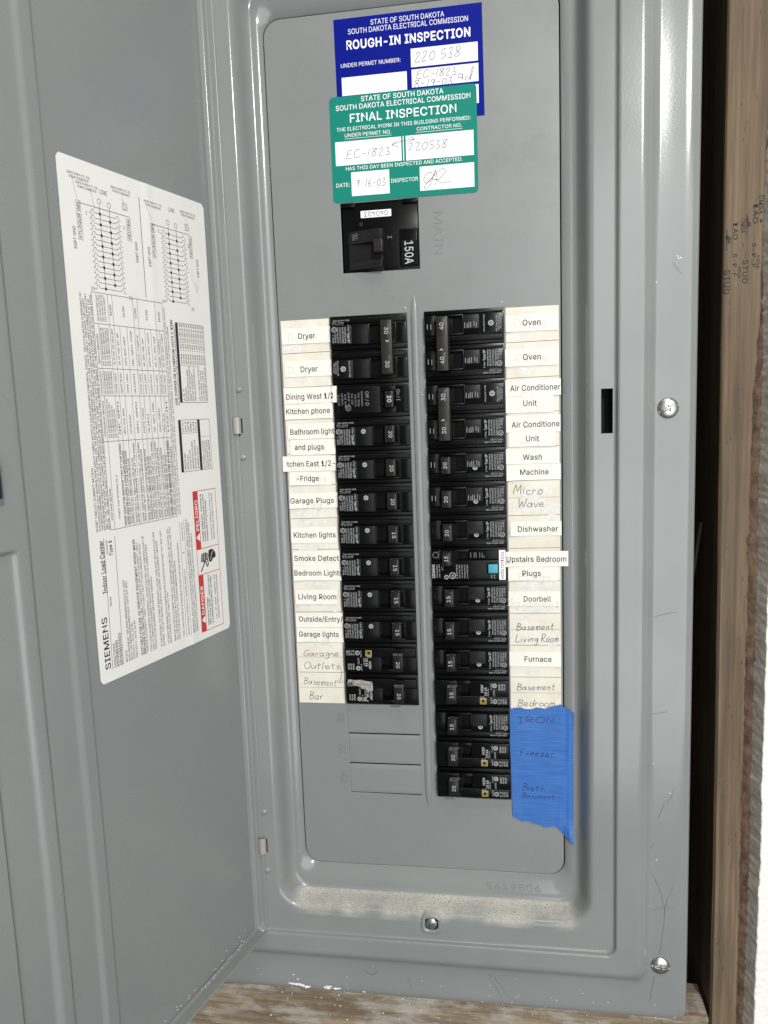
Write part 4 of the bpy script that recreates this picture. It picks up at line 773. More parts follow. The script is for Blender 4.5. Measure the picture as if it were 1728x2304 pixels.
def tick_print(bright):
    bm = bmesh.new()
    for i, (x, z0, z1) in enumerate(((20.2, 11.4, 15.2), (21.8, 12.4, 16), (24.2, 11.6, 15.6), (25.6, 11.4, 15.6), (26.8, 11.4, 14.6), (28.6, 11.4, 15.4), (53.4, 11.4, 15.2), (56.0, 11.6, 15.4))):
        box(bm, x-.26, x+.26, 4.5, 5.0, -z0, -z1)
    return to_mesh('embossed_marks', bm, M_dimprint if bright else M_black2)
M_wb = mat('pale_black', (0.14, 0.14, 0.14), 0.4)  # on handle ends the paler tone puts their light into the colour
def hom_body():
    bm = bmesh.new()
    box(bm, .25, 58.6, -30, 1.0, -.35, -25.15, .25)
    box(bm, .8, 58.4, .8, 6.0, -2.6, -10.6, 1.4, 4)
    box(bm, .8, 30.8, .8, 5.6, -9.6, -22.8, .9, 3); box(bm, 40.3, 58.4, .8, 5.6, -9.6, -22.8, .9, 3)
    box(bm, 30, 41, .8, 5.5, -19.4, -22.8, .8)
    return to_mesh('body', bm, M_black, True, 35)
def hom_handle():
    bm = bmesh.new()
    prism(bm, [(37.0, 1.0), (39.5, 8.5), (40.6, 12.6), (41.2, 13.2), (48.0, 13.2), (48.6, 12.6), (48.6, 1.0)], -6.6, -19.4, .35)
    return to_mesh('handle', bm, M_black2, True, 35)
def hom_hole():
    bm = bmesh.new()
    for z in (-6.52, -19.47):
        vs = [bm.verts.new((x, -h, z)) for x, h in ((39.6, 6.4), (47.9, 6.4), (47.9, 12.7), (41.3, 12.7))]; bm.faces.new(vs)
    for z in (-6.46, -19.53):
        bm.faces.new([bm.verts.new((44.6+1.1*math.cos(2*math.pi*i/12), -(9.6+.9*math.sin(2*math.pi*i/12)), z)) for i in range(12)])
    me = to_mesh('handle_cap', bm, M_wb); me.materials.append(M_dark)
    for p in me.polygons[2:]: p.material_index = 1
    return me
def hom_amp(a):
    bm = bmesh.new(); text(bm, a, 44.6, -13.6, 2.8, 4.7, -90, 13.26, 0.0); return to_mesh('amp_number', bm, M_white)
def hom_print():
    bm = bmesh.new(); h = 6.06; h2 = 5.66
    text(bm, 'TYPE', 21.9, -9.0, 1.1, 3.4, -90, h2+.45); text(bm, 'TIPO', 20.2, -9.2, 1.1, 3.0, -90, h2+.45)
    text(bm, 'HOM', 21.3, -16.6, 2.0, 6.0, -90, h2, .02); text(bm, '10 kA', 18.6, -14.4, 2.0, 6.8, -90, h2, .02)
    text(bm, '120/240V~', 16.6, -14.0, 1.0, 6.6, -90, h2); text(bm, 'One AWG', 14.4, -7.4, 1.0, 5, -90, h)
    text(bm, 'Cu-Al 60/75', 14.4, -18.5, 1.1, 5.4, -90, h2)
    circ(bm, 11.6, -6.6, 1.6, .45, h); text(bm, 'UL', 11.6, -6.6, 1.4, 1.7, -90, h, .02); circ(bm, 11.8, -19.2, 1.5, .5, h2); text(bm, 'SA', 11.8, -19.2, 1.7, 1.8, -90, h2, .02)
    text(bm, 'LISTED', 12.2, -13.4, 1.2, 5.2, -90, h2)
    for i, s in enumerate(('E-3', '7.5  5/1', 'HACR TYPE', 'SWD  R')): text(bm, s, 8.4-i*1.75, -6.6, 1.15, 3.9, -90, h, .02)
    for i, s in enumerate(('SWD', 'GAP CLASS', 'TIPO LARP')): text(bm, s, 8.0-i*1.9, -18.0, 1.15, 5.0, -90, h2, .02)
    return to_mesh('lettering', bm, M_white)
def hom_logo():
    bm = bmesh.new(); h = 6.1; cx, cz = 20.6, -6.8
    for r, wd in ((2.25, .42), (1.35, .4)):
        ribbon(bm, [(cx-r, cz-r), (cx+r, cz-r), (cx+r, cz+r), (cx-r, cz+r), (cx-r, cz-r-.2)], wd, h, False)
    return to_mesh('square_mark', bm, M_yellow)
def tie_mesh(kind):
    bm = bmesh.new()
    prism(bm, [(39.6, 9.6), (40.6, 14.8), (48.6, 14.8), (49.2, 9.6)], -6.2, -44.9, .5)
    box(bm, 42.4, 47.2, 14.7, 15.2, -8.2, -19.5, .25); box(bm, 42.4, 47.2, 14.7, 15.2, -31.6, -43.4, .25)
    return to_mesh('handle_tie', bm, M_tie, True, 35)
def tie_print(a):
    bm = bmesh.new(); text(bm, a, 44.9, -13.8, 3.0, 4.9, -90, 15.26); text(bm, a, 44.9, -38.0, 3.0, 4.9, -90, 15.26); text(bm, ')', 45.5, -21.2, 1.8, 1.6, -90, 14.9)
    return to_mesh('amp_number', bm, M_white)
BG = 'branch circuit breakers in the two columns'
def base(col, row, rows=1):
    if col == 'L': return empty('circuit_breaker', (XL0, 0, -P*row))
    return empty('circuit_breaker', (XR1, 0, -P*(row+rows)), (0, math.pi, 0))
def parts_qp(e, z, ticks=None, csa=True, lab=True, right=False):
    """one pole"""
    link('body', cached('qpb', qp_body), e, (0, 0, z))
    l = link('rating_label', cached('qpl', qp_label), e, (0, 0, z))
    if lab: link('lettering', cached('qpp', qp_print), l)
    if csa: link('approval_mark', cached('csa', csa_print), e, (0, 0, z))
    if lab: link('rail_lettering', cached('rail', rail_print), e, (0, 0, z))
    if ticks is not None: link('embossed_marks', cached(('tick', ticks), lambda: tick_print(ticks)), e, (0, 0, z)); link('moulded_pad', cached('pad', pad), e, (0, 0, z))
def qp(col, row, amp, label, ticks=None):
    e = base(col, row); tag(e, label, 'circuit breaker', BG)
    parts_qp(e, 0, ticks)
    h = link('handle', cached('qph', qp_handle), e)
    link('amp_number', cached(('qa', amp), lambda: amp_text(amp)), h); link('handle_hole', cached('qphole', qp_hole), h)
    return e
def qp2(col, row, amp, label, ticks=None):
    e = base(col, row, 2); tag(e, label, 'circuit breaker', BG)
    for k in (0, 1):
        parts_qp(e, -P*k, ticks, csa=False, lab=(k == 0))
        link('handle', cached('qph', qp_handle), e, (0, 0, -P*k))
    bm = bmesh.new(); circ(bm, 9.6, -P-14.2, 1.7, .5, 5.0); text(bm, 'SA', 9.6, -P-14.2, 2.0, 2.1, -90, 5.0, .03); text(bm, 'DUAL 80/75 C WIRE', 14.6, -P-14.4, 1.0, 12, -90, 5.0)
    for i in range(3): text(bm, 'PPC 11/10 AL OR CU'[:16-3*i], 5.6-i*1.5, -P-13.5, 1.0, 11-2*i, -90, 5.0)
    link('lettering', to_mesh('lettering', bm, M_white), e)
    t = link('handle_tie', cached('tie', lambda: tie_mesh(0)), e); link('amp_number', cached(('tp', amp), lambda: tie_print(amp)), t)
    return e
def hom(col, row, amp, label, foil=False):
    e = base(col, row); tag(e, label, 'circuit breaker', BG)
    link('body', cached('hb', hom_body), e); h = link('handle', cached('hh', hom_handle), e)
    link('amp_number', cached(('ha', amp), lambda: hom_amp(amp)), h); link('handle_cap', cached('hhole', hom_hole), h)
    link('lettering', cached('hp', hom_print), e)
    if not foil: link('square_mark', cached('hl', hom_logo), e)
    return e
# left column, top to bottom
qp2('L', 0, '30', 'black two pole breaker with 30 on its tied handle, beside the two Dryer labels')
# ground-fault breaker
e = base('L', 2); tag(e, 'flat faced black breaker lettered Off and On with bold 20, beside the Dining West label', 'circuit breaker', BG)
bm = bmesh.new(); box(bm, .25, 58.6, -30, 1.2, -.35, -25.15, .25); box(bm, 4.2, 37.5, 1, 6.0, -2.2, -22.6, .9, 3); box(bm, 48.6, 58.2, 1, 6.0, -2.2, -22.6, .9, 3)
box(bm, 37, 49, 1, 5.8, -2.4, -6.4, .6); box(bm, 37, 49, 1, 5.8, -18.2, -22.5, .6)
link('body', to_mesh('body', bm, M_black, True, 35), e)
bm = bmesh.new(); prism(bm, [(38.6, 1.5), (41.2, 9), (42.0, 12.6), (42.8, 13.2), (47.4, 13.2), (48.3, 12.6), (48.6, 1.5)], -6.6, -18.6, .5); hd = link('handle', to_mesh('handle', bm, M_black2, True, 35), e)
bm = bmesh.new(); text(bm, '20', 45.1, -12.4, 3.0, 4.9, -90, 13.26, .03); link('amp_number', to_mesh('amp_number', bm, M_white), hd)
bm = bmesh.new(); h = 6.06
text(bm, 'Off / O', 27.2, -11.4, 2.6, 10.5, -90, h); text(bm, 'On / I', 51.0, -9.6, 2.6, 8.2, -90, h)
for i, s in enumerate(('Combination', 'Ctr Sup', '60/75 C', 'Cat. 120', '240 V.', '10 kA', 'LISTED Fr.', 'Cu-Al 7.5/F')): text(bm, s, 23.4-2.55*i, -11.4-(i % 3)*.6, 1.35, 11-(i % 4), -90, h)
circ(bm, 12.5, -18.2, 1.9, .4, h); text(bm, 'UL', 12.5, -18.2, 1.5, 1.8, -90, h, .02)
link('lettering', to_mesh('lettering', bm, M_dimprint), e)
for r, a, s in ((3, '20', 'Bathroom light'), (4, '20', 'Kitchen East 1/2'), (5, '20', 'Garage Plugs'), (6, '15', 'Kitchen lights'), (7, '15', 'Smoke Detect'), (8, '15', 'Living Room'), (9, '15', 'Outside/Entry/')):
    qp('L', r, a, 'black single pole breaker marked %s beside the %s label' % (a, s))
hom('L', 10, '20', 'black breaker with yellow square mark and 20 handle, beside the handwritten Garage Outlets')
e = hom('L', 11, '20', 'bottom left black breaker with torn silver scrap stuck over its print, 20 handle', True)
bm = bmesh.new(); pts = [(2.8, -3.4), (5, -3.0), (9, -3.6), (14, -3.2), (18, -4.2), (22.6, -4.6), (23, -8), (22.8, -12.2), (19.5, -12.8), (17, -11.0), (14, -10.4), (11, -8.4), (8, -7.4), (6, -5.6), (3.5, -5.0)]
vs = [bm.verts.new((x, -(6.15+.25*random.random()), z)) for x, z in pts]; c = bm.verts.new((14, -6.4, -6.8))
for i in range(len(vs)): bm.faces.new((vs[i], vs[(i+1) % len(vs)], c))
pts = [(15, -18), (18, -17), (17.5, -19.5), (19.5, -21), (14, -20.8), (15.5, -19.4)]
bm.faces.new([bm.verts.new((x, -5.9, z)) for x, z in pts]); bmesh.ops.recalc_face_normals(bm, faces=bm.faces[:])
link('silver_scrap', to_mesh('silver_scrap', bm, M_foil), e)
# right column
qp2('R', 0, '40', 'black two pole breaker with 40 on its tied handle, beside the two Oven labels', True)
qp2('R', 2, '30', 'black two pole breaker marked 30 beside the Air Conditioner labels', True)
for r, a, s, t in ((4, '20', 'Wash Machine', True), (5, '20', 'handwritten Micro Wave', True), (6, '20', 'Dishwasher', False), (8, '15', 'Doorbell', False), (9, '15', 'handwritten Basement Living Room', False), (10, '15', 'Furnace', False)):
    qp('R', r, a, 'black single pole breaker marked %s beside the %s label' % (a, s), t)
qp('R', 12, '15', 'black single pole breaker marked 15 beside the IRON writing on blue tape', False)
hom('R', 11, '15', 'black breaker with yellow square mark and 15 handle, beside the handwritten Basement Bedroom')
hom('R', 13, '20', 'black breaker with yellow square mark beside the Freezer writing on blue tape')
hom('R', 14, '20', 'bottom right black breaker with yellow square mark beside the Bath writing on tape')
# arc-fault breaker: built upright, not turned
e = empty('circuit_breaker', (XR0, 0, -P*7)); tag(e, 'black breaker with square teal test button and white numbered sticker beside Upstairs Bedroom', 'circuit breaker', BG)
bm = bmesh.new(); box(bm, .2, 58.5, -30, 1.2, -.35, -25.15, .25)
box(bm, .8, 8.2, 1, 5.0, -1.4, -8.6, .4); box(bm, 29.2, 57.2, 1, 5.0, -1.4, -8.6, .4); box(bm, 8, 30, 1, 4.6, -1.0, -2.4, .3); box(bm, .8, 57.2, 1, 5.6, -9.0, -24.2, .5)
box(bm, 43.0, 52.2, 5, 6.3, -11.2, -19.4, .4)
link('body', to_mesh('body', bm, M_black, True, 35), e)
bm = bmesh.new(); prism(bm, [(8.8, 1.5), (9.4, 11.6), (10.4, 12.4), (15.6, 12.4), (16.8, 11.6), (19.2, 7), (21.2, 1.5)], -1.8, -12.0, .45); hd = link('handle', to_mesh('handle', bm, M_black2, True, 35), e)
bm = bmesh.new(); text(bm, '15', 12.8, -6.6, 2.9, 4.2, 90, 12.46, 0, skew=.2); link('amp_number', to_mesh('amp_number', bm, M_white), hd)
bm = bmesh.new(); ring_mark(bm, 13.4, 9.0, -1.72, 3.5, 2.0, .7); link('handle_hole', to_mesh('handle_hole', bm, M_wb), hd)
bm = bmesh.new(); box(bm, 44.0, 51.3, 5.5, 7.6, -11.9, -18.8, .7, 3); link('test_button', to_mesh('test_button', bm, M_teal, True, 40), e)
bm = bmesh.new(); box(bm, 52.1, 57.0, 5.2, 5.9, -1.2, -24.2, .25); st = link('number_sticker', to_mesh('number_sticker', bm, M_fluid), e)
bm = bmesh.new(); text(bm, 'H0307291526', 54.6, -13.0, 2.1, 20.5, 90, 5.95, .02); link('lettering', to_mesh('lettering', bm, M_ink), st)
bm = bmesh.new(); h = 5.66
text(bm, 'SIEMENS', 2.4, -17.4, 2.0, 10.6, 90, h, .03)
for i, s in enumerate(('Interrupting Rating', '120V~ 10kA SYM')): text(bm, s, 5.0+i*1.9, -17.3, .95, 10, 90, h)
text(bm, 'AFCI', 9.2, -15, 1.1, 3, 90, h); circ(bm, 12.2, -22, 1.5, .4, h); text(bm, 'SA', 12.2, -22, 1.5, 1.6, 90, h)
circ(bm, 16.9, -20.8, 2.3, .45, h); text(bm, 'UL', 16.9, -20.8, 2.0, 2.3, 90, h, .03)
for i, s in enumerate(('LISTED', 'HACR Type SWD', 'Turn OFF and TEST', 'Combination 60/75C', 'Cu-Al WIRE ONLY')): text(bm, s, 20.2+i*2.0, -17.6, .95, 10.5, 90, h)
text(bm, 'PUSH TO TEST', 48.6, -21.6, .9, 3.5, 90, h); text(bm, 'ARC', 46.4, -21.6, .9, 3, 90, h)
link('lettering', to_mesh('lettering', bm, M_white), e)
bm = bmesh.new(); circ(bm, 4.3, -4.9, 2.2, .3, 5.06); link('embossed_ring', to_mesh('embossed_ring', bm, M_dimprint), e)
bm = bmesh.new()
for x, z0, z1 in ((31, 3, 7), (33.6, 3, 7), (35, 3, 7), (37.8, 3, 7), (39.6, 3.4, 7), (41, 5.6, 7)): ribbon(bm, [(x, -z0), (x, -z1)], .35, 5.06, False)
link('embossed_marks', to_mesh('embossed_marks', bm, M_dimprint), e)

# ---- main breaker
e = empty('main_breaker', (-24.5, 0, 55)); tag(e, 'large square black main breaker marked 150A below the green inspection sticker', 'circuit breaker')
MX = lambda x: x+24.5
MZ = lambda z: z-55
bm = bmesh.new()
def mb(x0, x1, h0, h1, z0, z1, b=.3, s=2): box(bm, MX(x0), MX(x1), h0, h1, MZ(z0), MZ(z1), b, s)
mb(-53.2, 4.2, -30, -2.6, 31.0, 80.8, .3); mb(-52.2, 3.6, -3, -1.2, 33.2, 80.8, .5)
mb(-10.2, 3.4, -2, 1.0, 33.6, 60.0, .8, 3); mb(-53, -42.5, -2, 1.2, 77.6, 80.8, .4); mb(-7, 4, -2, 1.2, 78, 80.8, .4)
mb(-51.5, -22.3, -2, -.2, 31.6, 61.4, .5)
link('body', to_mesh('body', bm, M_black, True, 35), e)
bm = bmesh.new()
pr = [(-48.6, 0)]+[(-48.6+26.3*t, 8.6*math.sin(t*1.35)/math.sin(1.35)*1.0) for t in [i/10 for i in range(1, 11)]]+[(-22.3, 0)]
prism(bm, [(MX(x), h-.3) for x, h in pr], MZ(60), MZ(51.0), .35); prism(bm, [(MX(x), h-.3) for x, h in pr], MZ(38.4), MZ(32.6), .35)
prism(bm, [(MX(x), h*.45-.3) for x, h in pr], MZ(51), MZ(38.4), .1)
link('handle_guard', to_mesh('handle_guard', bm, M_pad, True, 30), e)
bm = bmesh.new(); prism(bm, [(MX(x), h) for x, h in ((-30.5, 3), (-27.2, 13.6), (-21.2, 14.4), (-20.7, 13.9), (-21.4, 2))], MZ(51.4), MZ(42.2), .7)
link('handle', to_mesh('handle', bm, M_tie, True, 40), e)
bm = bmesh.new(); mb(-8.8, 2.8, .8, 1.35, 33.8, 51.4, .2); rl = link('rating_label', to_mesh('rating_label', bm, M_sat), e)
bm = bmesh.new(); text(bm, '150A', MX(-3.2), MZ(42.7), 6.2, 16.2, -90, 1.42, .012); link('lettering', to_mesh('lettering', bm, M_white), rl)
bm = fill_shape([rrect(MX(-38.6), MX(-15.8), MZ(69.9), MZ(74.9), .5, 4)], -1.3, -1.0); sk = link('date_sticker', to_mesh('date_sticker', bm, M_fluid), e)
bm = bmesh.new(); text(bm, '040403', MX(-27.2), MZ(72.4), 3.5, 17.6, 180, -.95); link('lettering', to_mesh('lettering', bm, M_ink), sk)
bm = bmesh.new(); text(bm, 'ON', MX(-43.8), MZ(55.6), 2.2, 4, -90, 3.4); text(bm, 'I', MX(-17.5), MZ(55.0), 3.2, 2, -90, -1.1); text(bm, 'OFF', MX(-41.6), MZ(56.0), 2, 4.2, -90, 4.2)
link('embossed_marks', to_mesh('embossed_marks', bm, M_wb), e)
bm = bmesh.new(); bm.faces.new([bm.verts.new((MX(-38.6)+1.6*math.cos(2*math.pi*i/16), 1.13, MZ(65.6)+1.6*math.sin(2*math.pi*i/16))) for i in range(16)]); link('screw_hole', to_mesh('screw_hole', bm, M_dark), e)

# ================================================================== DIRECTORY STRIPS AND PAPER LABELS
def strip(x0, x1, x0b, x1b, z1, z0, lab, rows, halves):
    e = empty('directory_strip', (0, 0, 0)); tag(e, lab, 'directory strip', 'cream directory strips beside the breakers')
    bm = bmesh.new(); nz = 24; F = []
    for j in range(nz+1):
        v = j/nz; z = z0+(z1-z0)*v
        F.append([bm.verts.new((x, -hh, z)) for x, hh in ((x0b+(x0-x0b)*v, 0.04), (x0b+(x0-x0b)*v, 0.22), (x1b+(x1-x1b)*v, 0.22), (x1b+(x1-x1b)*v, 0.04))])
    for a, b in zip(F[:-1], F[1:]):
        for i in range(3): bm.faces.new((a[i], a[i+1], b[i+1], b[i]))
    bm.faces.new(F[0]); bm.faces.new(F[-1][::-1]); bmesh.ops.recalc_face_normals(bm, faces=bm.faces[:])
    link('card', to_mesh('card', bm, M_strip), e)
    for z, wd in [(z, .38) for z in rows]+[(z, .2) for z in halves]:
        bm = bmesh.new(); ribbon(bm, [(x0+.2, z-.15), (x1-.2, z+.15)], wd, .26, False); link('ruled_line', to_mesh('ruled_line', bm, M_line), e)
    return e
sl = strip(-103.6, -66.0, -104.2, -66.6, -1.2, -304.8, 'cream directory strip left of the left breaker column, carrying handwritten Garage Outlets and Basement Bar', (-25.8, -51.6, -76.2, -102.7, -127.4, -153.5, -178.3, -203.6, -229, -253.8, -279), (-266.3, -291.7))
sr = strip(66.0, 104.0, 65.6, 104.0, -0.7, -306, 'cream directory strip right of the right breaker column, carrying handwritten Micro Wave and Basement', (-25.6, -51.3, -76.6, -102, -127.2, -153.6, -178.7, -204, -229.3, -254.6, -280), (-140.2, -242, -292.7))
# handwriting on the strips
scribble(sl, M_pencil, 'handwritten_word', ('Garagne', -84.5, -263.2, 5.2, 29, .3, .42, .02), ('Outlets', -84.5, -273.6, 5.6, 29, .3, .42), ('Basement', -86.5, -287.2, 5.6, 27, .3, .36, -.06), ('Bar', -90.6, -299.0, 6.6, 11, .3, .42))
strokes(sl, M_pencil, 'drawn_arrow', [(-70.5, -273), (-68.6, -276), (-68.4, -281), (-70.2, -286.5)], [(-72.4, -285.5), (-70.4, -287.3), (-67.6, -286.2)], wd=.4, h=.31)
scribble(sr, M_pencil, 'handwritten_word', ('Micro', 80.5, -134.6, 7.0, 21, .42, .42, -.02), ('Wave', 82.6, -144.4, 6.6, 19, .42, .42), ('Basement', 84.5, -240.0, 5.6, 28, .42, .42, .02), ('Living', 78, -249.4, 5.6, 17, .42, .42), ('Room', 95.4, -249.2, 5.8, 13, .42, .42),
         ('Basement', 84.6, -288.0, 5.4, 29, .42, .36, .02), ('Bedroom', 84.6, -301.0, 5.6, 28, .42, .38, .02))
# white correction fluid
for i, (x, z, rx, rz) in enumerate(((-96, -5, 3, 1.4), (-94, -23.2, 7, 2.6), (-90, -46.8, 5, 2.4), (-86, -104, 4, 1.2), (-98, -130.5, 5, 1.7), (-86, -131, 3.5, 1.5), (-90, -149.6, 11, 2.6), (-85, -157.0, 14, 2.6), (-90, -176.5, 10, 2.8), (-85, -206.5, 12, 2.0), (-92, -224.5, 10, 2.4), (-78, -226, 9, 2.8), (-90, -257.2, 4, 2), (-76, -257.5, 3, 2))):
    bm = bmesh.new(); blob(bm, x, z, rx, rz, .28+i*.002, i); link('correction_fluid', to_mesh('correction_fluid', bm, M_corr), sl)
for i, (x, z, rx, rz) in enumerate(((82, -4, 5, 1.5), (79, -21.5, 5, 2.2), (80, -29, 5, 1.5), (80, -46.5, 6, 2.6), (86, -137, 14, 4), (88, -148, 13, 4.4), (98, -154, 4, 4), (98, -156.5, 2, 5), (82, -208.5, 12, 3.0), (97, -207.5, 5, 2.6), (85, -226, 13, 2.3), (78, -232.5, 10, 2.2), (84, -252.2, 12, 1.0), (82, -275.6, 6, 2.6), (97, -252, 3, 6), (70, -148, 3, 3))):
    bm = bmesh.new(); blob(bm, x, z, rx, rz, .28+i*.002, i+50); link('correction_fluid', to_mesh('correction_fluid', bm, M_corr), sr)
# name, x0, x1, z0, z1, text centre, text width, tilt, description
LABELS = [
 ('Dryer', -103.2, -65.2, -19.0, -7.0, -83.5, -13.3, 13.3, 'ivory paper label printed Dryer, topmost in the left column', 'Dryer'),
 ('Dryer', -101.9, -65.2, -43.7, -31.7, -82.9, -38.1, 13.3, 'ivory paper label printed Dryer, second one down in the left column', 'Dryer'),
 ('Dining West 1/2', -103.8, -61.6, -64.1, -51.8, -83.2, -58.8, 37.3, 'paper label printed Dining West 1/2', 'Kitchen'),
 ('Kitchen phone', -103.8, -65.9, -76.0, -64.0, -85.3, -69.9, 34.8, 'paper label printed Kitchen phone', 'Plugs'),
 ('Bathroom light', -102.2, -65.1, -91.3, -79.4, -82.8, -85.7, 34.8, 'paper label printed Bathroom light', 'Bath'),
 ('and plugs', -100.9, -64.9, -103.6, -91.7, -85.7, -97.6, 23.2, 'paper label printed and plugs', 'Plugs'),
 ('Kitchen East 1/2-', -107.5, -65.1, -116.3, -104.4, -87.2, -110.5, 42.5, 'wide paper label printed Kitchen East 1/2 with its first letter cut off', 'Kitchen'),
 ('-Fridge', -102.6, -69.4, -127.3, -116.5, -88.2, -122.0, 17.4, 'paper label printed Fridge after a dash', 'Plugs'),
 ('Garage Plugs', -103.6, -64.7, -145.3, -133.3, -85.5, -139.4, 34.8, 'paper label printed Garage Plugs', 'Gag'),
 ('Kitchen lights', -103.9, -67.2, -173.1, -160.4, -84.9, -166.7, 33.8, 'paper label printed Kitchen lights', ''),
 ('Smoke Detect', -103.3, -65.3, -191.3, -179.3, -84.2, -185.3, 36.2, 'paper label printed Smoke Detect', 'Smokes'),
 ('Bedroom Lights', -103.5, -64.7, -203.4, -191.2, -83.4, -197.2, 38.8, 'paper label printed Bedroom Lights', ''),
 ('Living Room', -102.9, -69.0, -222.7, -210.5, -85.1, -216.4, 30.8, 'paper label printed Living Room', ''),
 ('Outside/Entry/', -103.6, -65.2, -241.6, -229.7, -83.3, -234.8, 35.8, 'paper label printed Outside/Entry', ''),
 ('Garage lights', -103.4, -65.3, -253.6, -241.8, -85.4, -247.2, 32.6, 'paper label printed Garage lights', 'lig'),
 ('Oven', 65.9, 103.2, -18.2, -6.5, 84.6, -12.0, 12.9, 'paper label printed Oven, topmost in the right column', 'Range'),
 ('Oven', 65.2, 103.3, -43.1, -30.6, 84.5, -36.6, 12.9, 'paper label printed Oven, second one down in the right column', 'Range'),
 ('Air Conditioner', 65.1, 105.1, -64.8, -52.9, 86.6, -58.9, 36.2, 'paper label printed Air Conditioner with its final r, upper of that pair', 'AC'),
 ('Unit', 65.2, 100.0, -77.0, -64.3, 82.8, -70.1, 9.8, 'paper label printed Unit between the two Air Conditioner labels', 'Unit'),
 ('Air Conditione', 65.2, 104.6, -91.3, -78.9, 86.6, -85.7, 34.8, 'paper label printed Air Conditione with its last letter cut off', 'AC'),
 ('Unit', 66.8, 100.9, -102.0, -91.3, 84.4, -96.1, 9.6, 'paper label printed Unit above the Wash label', 'Unit'),
 ('Wash', 64.8, 103.6, -114.9, -103.4, 84.1, -109.9, 14.0, 'paper label printed Wash', ''),
 ('Machine', 65.0, 104.6, -127.0, -115.1, 85.4, -121.0, 20.8, 'curling paper label printed Machine', ''),
 ('Dishwasher', 67.2, 105.0, -169.1, -158.1, 87.6, -164.0, 29.8, 'paper label printed Dishwasher', ''),
 ('Upstairs Bedroom', 63.4, 109.8, -192.6, -180.9, 86.2, -187.0, 44.2, 'widest paper label, printed Upstairs Bedroom', 'Bedrooms'),
 ('Plugs', 65.1, 102.3, -203.8, -192.7, 82.6, -198.0, 13.8, 'paper label printed Plugs below the Upstairs Bedroom label', 'Plugs'),
 ('Doorbell', 65.1, 103.6, -223.6, -211.9, 86.7, -217.9, 20.4, 'paper label printed Doorbell', 'Basement'),
 ('Furnace', 65.1, 104.0, -271.4, -259.3, 86.7, -265.4, 20.4, 'paper label printed Furnace', '')]
for i, (s, x0, x1, z0, z1, tx, tz, wd, lab, ghost) in enumerate(LABELS):
    e = empty('paper_label', ((x0+x1)/2, 0, (z0+z1)/2)); tag(e, lab, 'paper label', 'printed paper labels stuck on the directory strips')
    ox, oz = (x0+x1)/2, (z0+z1)/2
    rnd = random.Random(i*3+1); amp = rnd.uniform(.05, .35); ph = rnd.uniform(0, 6); cl = rnd.choice((0, 1)) ; cr = 1.2*rnd.random()
    big = 3.2 if s in ('Machine',) else (2.0 if s in ('Dishwasher', 'Garage Plugs', 'and plugs') else cr)
    def fn(u, v, x0=x0, x1=x1, amp=amp, ph=ph, big=big, cl=cl):
        uu = u if cl and s not in ('Machine', 'Dishwasher') else 1-u
        xx = abs(x0+(x1-x0)*u); rise = 1.5*ss(67.0, 65.0, xx) if min(abs(x0), abs(x1)) < 64.5 else 0
        return rise+amp*(.5+.5*math.sin(u*5+ph))+big*max(0, uu-.72)**2/.0784*(1-v)**2*.9
    base_h = .55 if i % 2 else .75
    if s in ('Dining West 1/2', 'Kitchen East 1/2-', 'Upstairs Bedroom', 'Air Conditioner'): base_h += .25
    bm = paper(x0-ox, x1-ox, z0-oz, z1-oz, base_h, .12, 36, 6, fn, rnd.uniform(-.006, .006))
    link('paper', to_mesh('paper', bm, M_paper, True, 40), e)
    def hat(x, z, fn=fn, x0=x0, x1=x1, ox=ox): return base_h+.12+fn(min(1, max(0, (x-(x0-ox))/(x1-x0))), min(1, max(0, (z-(z0-oz))/(z1-z0))))+(.06 if min(abs(x0), abs(x1)) > 64.5 else .06+.4*ss(68, 66, abs(x+ox)))
    bm = bmesh.new(); text(bm, s, tx-ox, tz-oz, 4.1, wd, 0, 0, 0.020, clipx=(-104.7-ox) if s.startswith('Kitchen E') else None)
    for v in bm.verts: v.co.y += -hat(v.co.x, v.co.z)
    link('lettering', to_mesh('lettering', bm, M_ink), e)
    if ghost:
        bm = bmesh.new(); write(bm, ghost, (-86.5 if x0 < 0 else 83)-ox+rnd.uniform(-2, 2), -2.0+rnd.uniform(-1.5, 2.5), 5.6, 5.0*len(ghost), 0, .42, rnd.uniform(-.04, .04))
        for v in bm.verts: v.co.y = -hat(v.co.x, v.co.z)+.012
        link('show_through_writing', to_mesh('show_through_writing', bm, M_ghost), e)

# ================================================================== INSPECTION STICKERS
def sticker(name, loc, outline, m, h, th, lab):
    e = empty(name, loc); tag(e, lab, 'inspection sticker', 'state inspection stickers')
    o = link('sticker_sheet', to_mesh('sticker_sheet', fill_shape([[(x-loc[0], z-loc[2]) for x, z in outline]], h, h+th), m), e)
    return e
eb = sticker('rough_in_sticker', (0, 0, 170), [(-52.9, 207.3), (52.9, 207.7), (53.5, 133.2), (-52.3, 133.0)], M_blue, .05, .15, 'dark blue square-cornered rough-in inspection sticker at the top, half covered by the green one')
OZ = 170
bm = bmesh.new(); h = .24
for a in ((2.2, 49.5, 170.0, 182.4), (2.4, 49.7, 156.4, 168.4), (-48.5, -1.1, 155.4, 167.8), (2.4, 49.6, 141.8, 154.4), (-48.5, -1.1, 141.8, 153.4)): bm = bmesh.new(); rect(bm, a[0], a[1], a[2]-OZ, a[3]-OZ, h); link('writing_box', to_mesh('writing_box', bm, M_fluid), eb)
bm = bmesh.new()
text(bm, 'STATE OF SOUTH DAKOTA', .3, 203.0-OZ, 3.4, 52.5, 0, h); text(bm, 'SOUTH DAKOTA ELECTRICAL COMMISSION', .3, 198.3-OZ, 3.5, 85.6, 0, h)
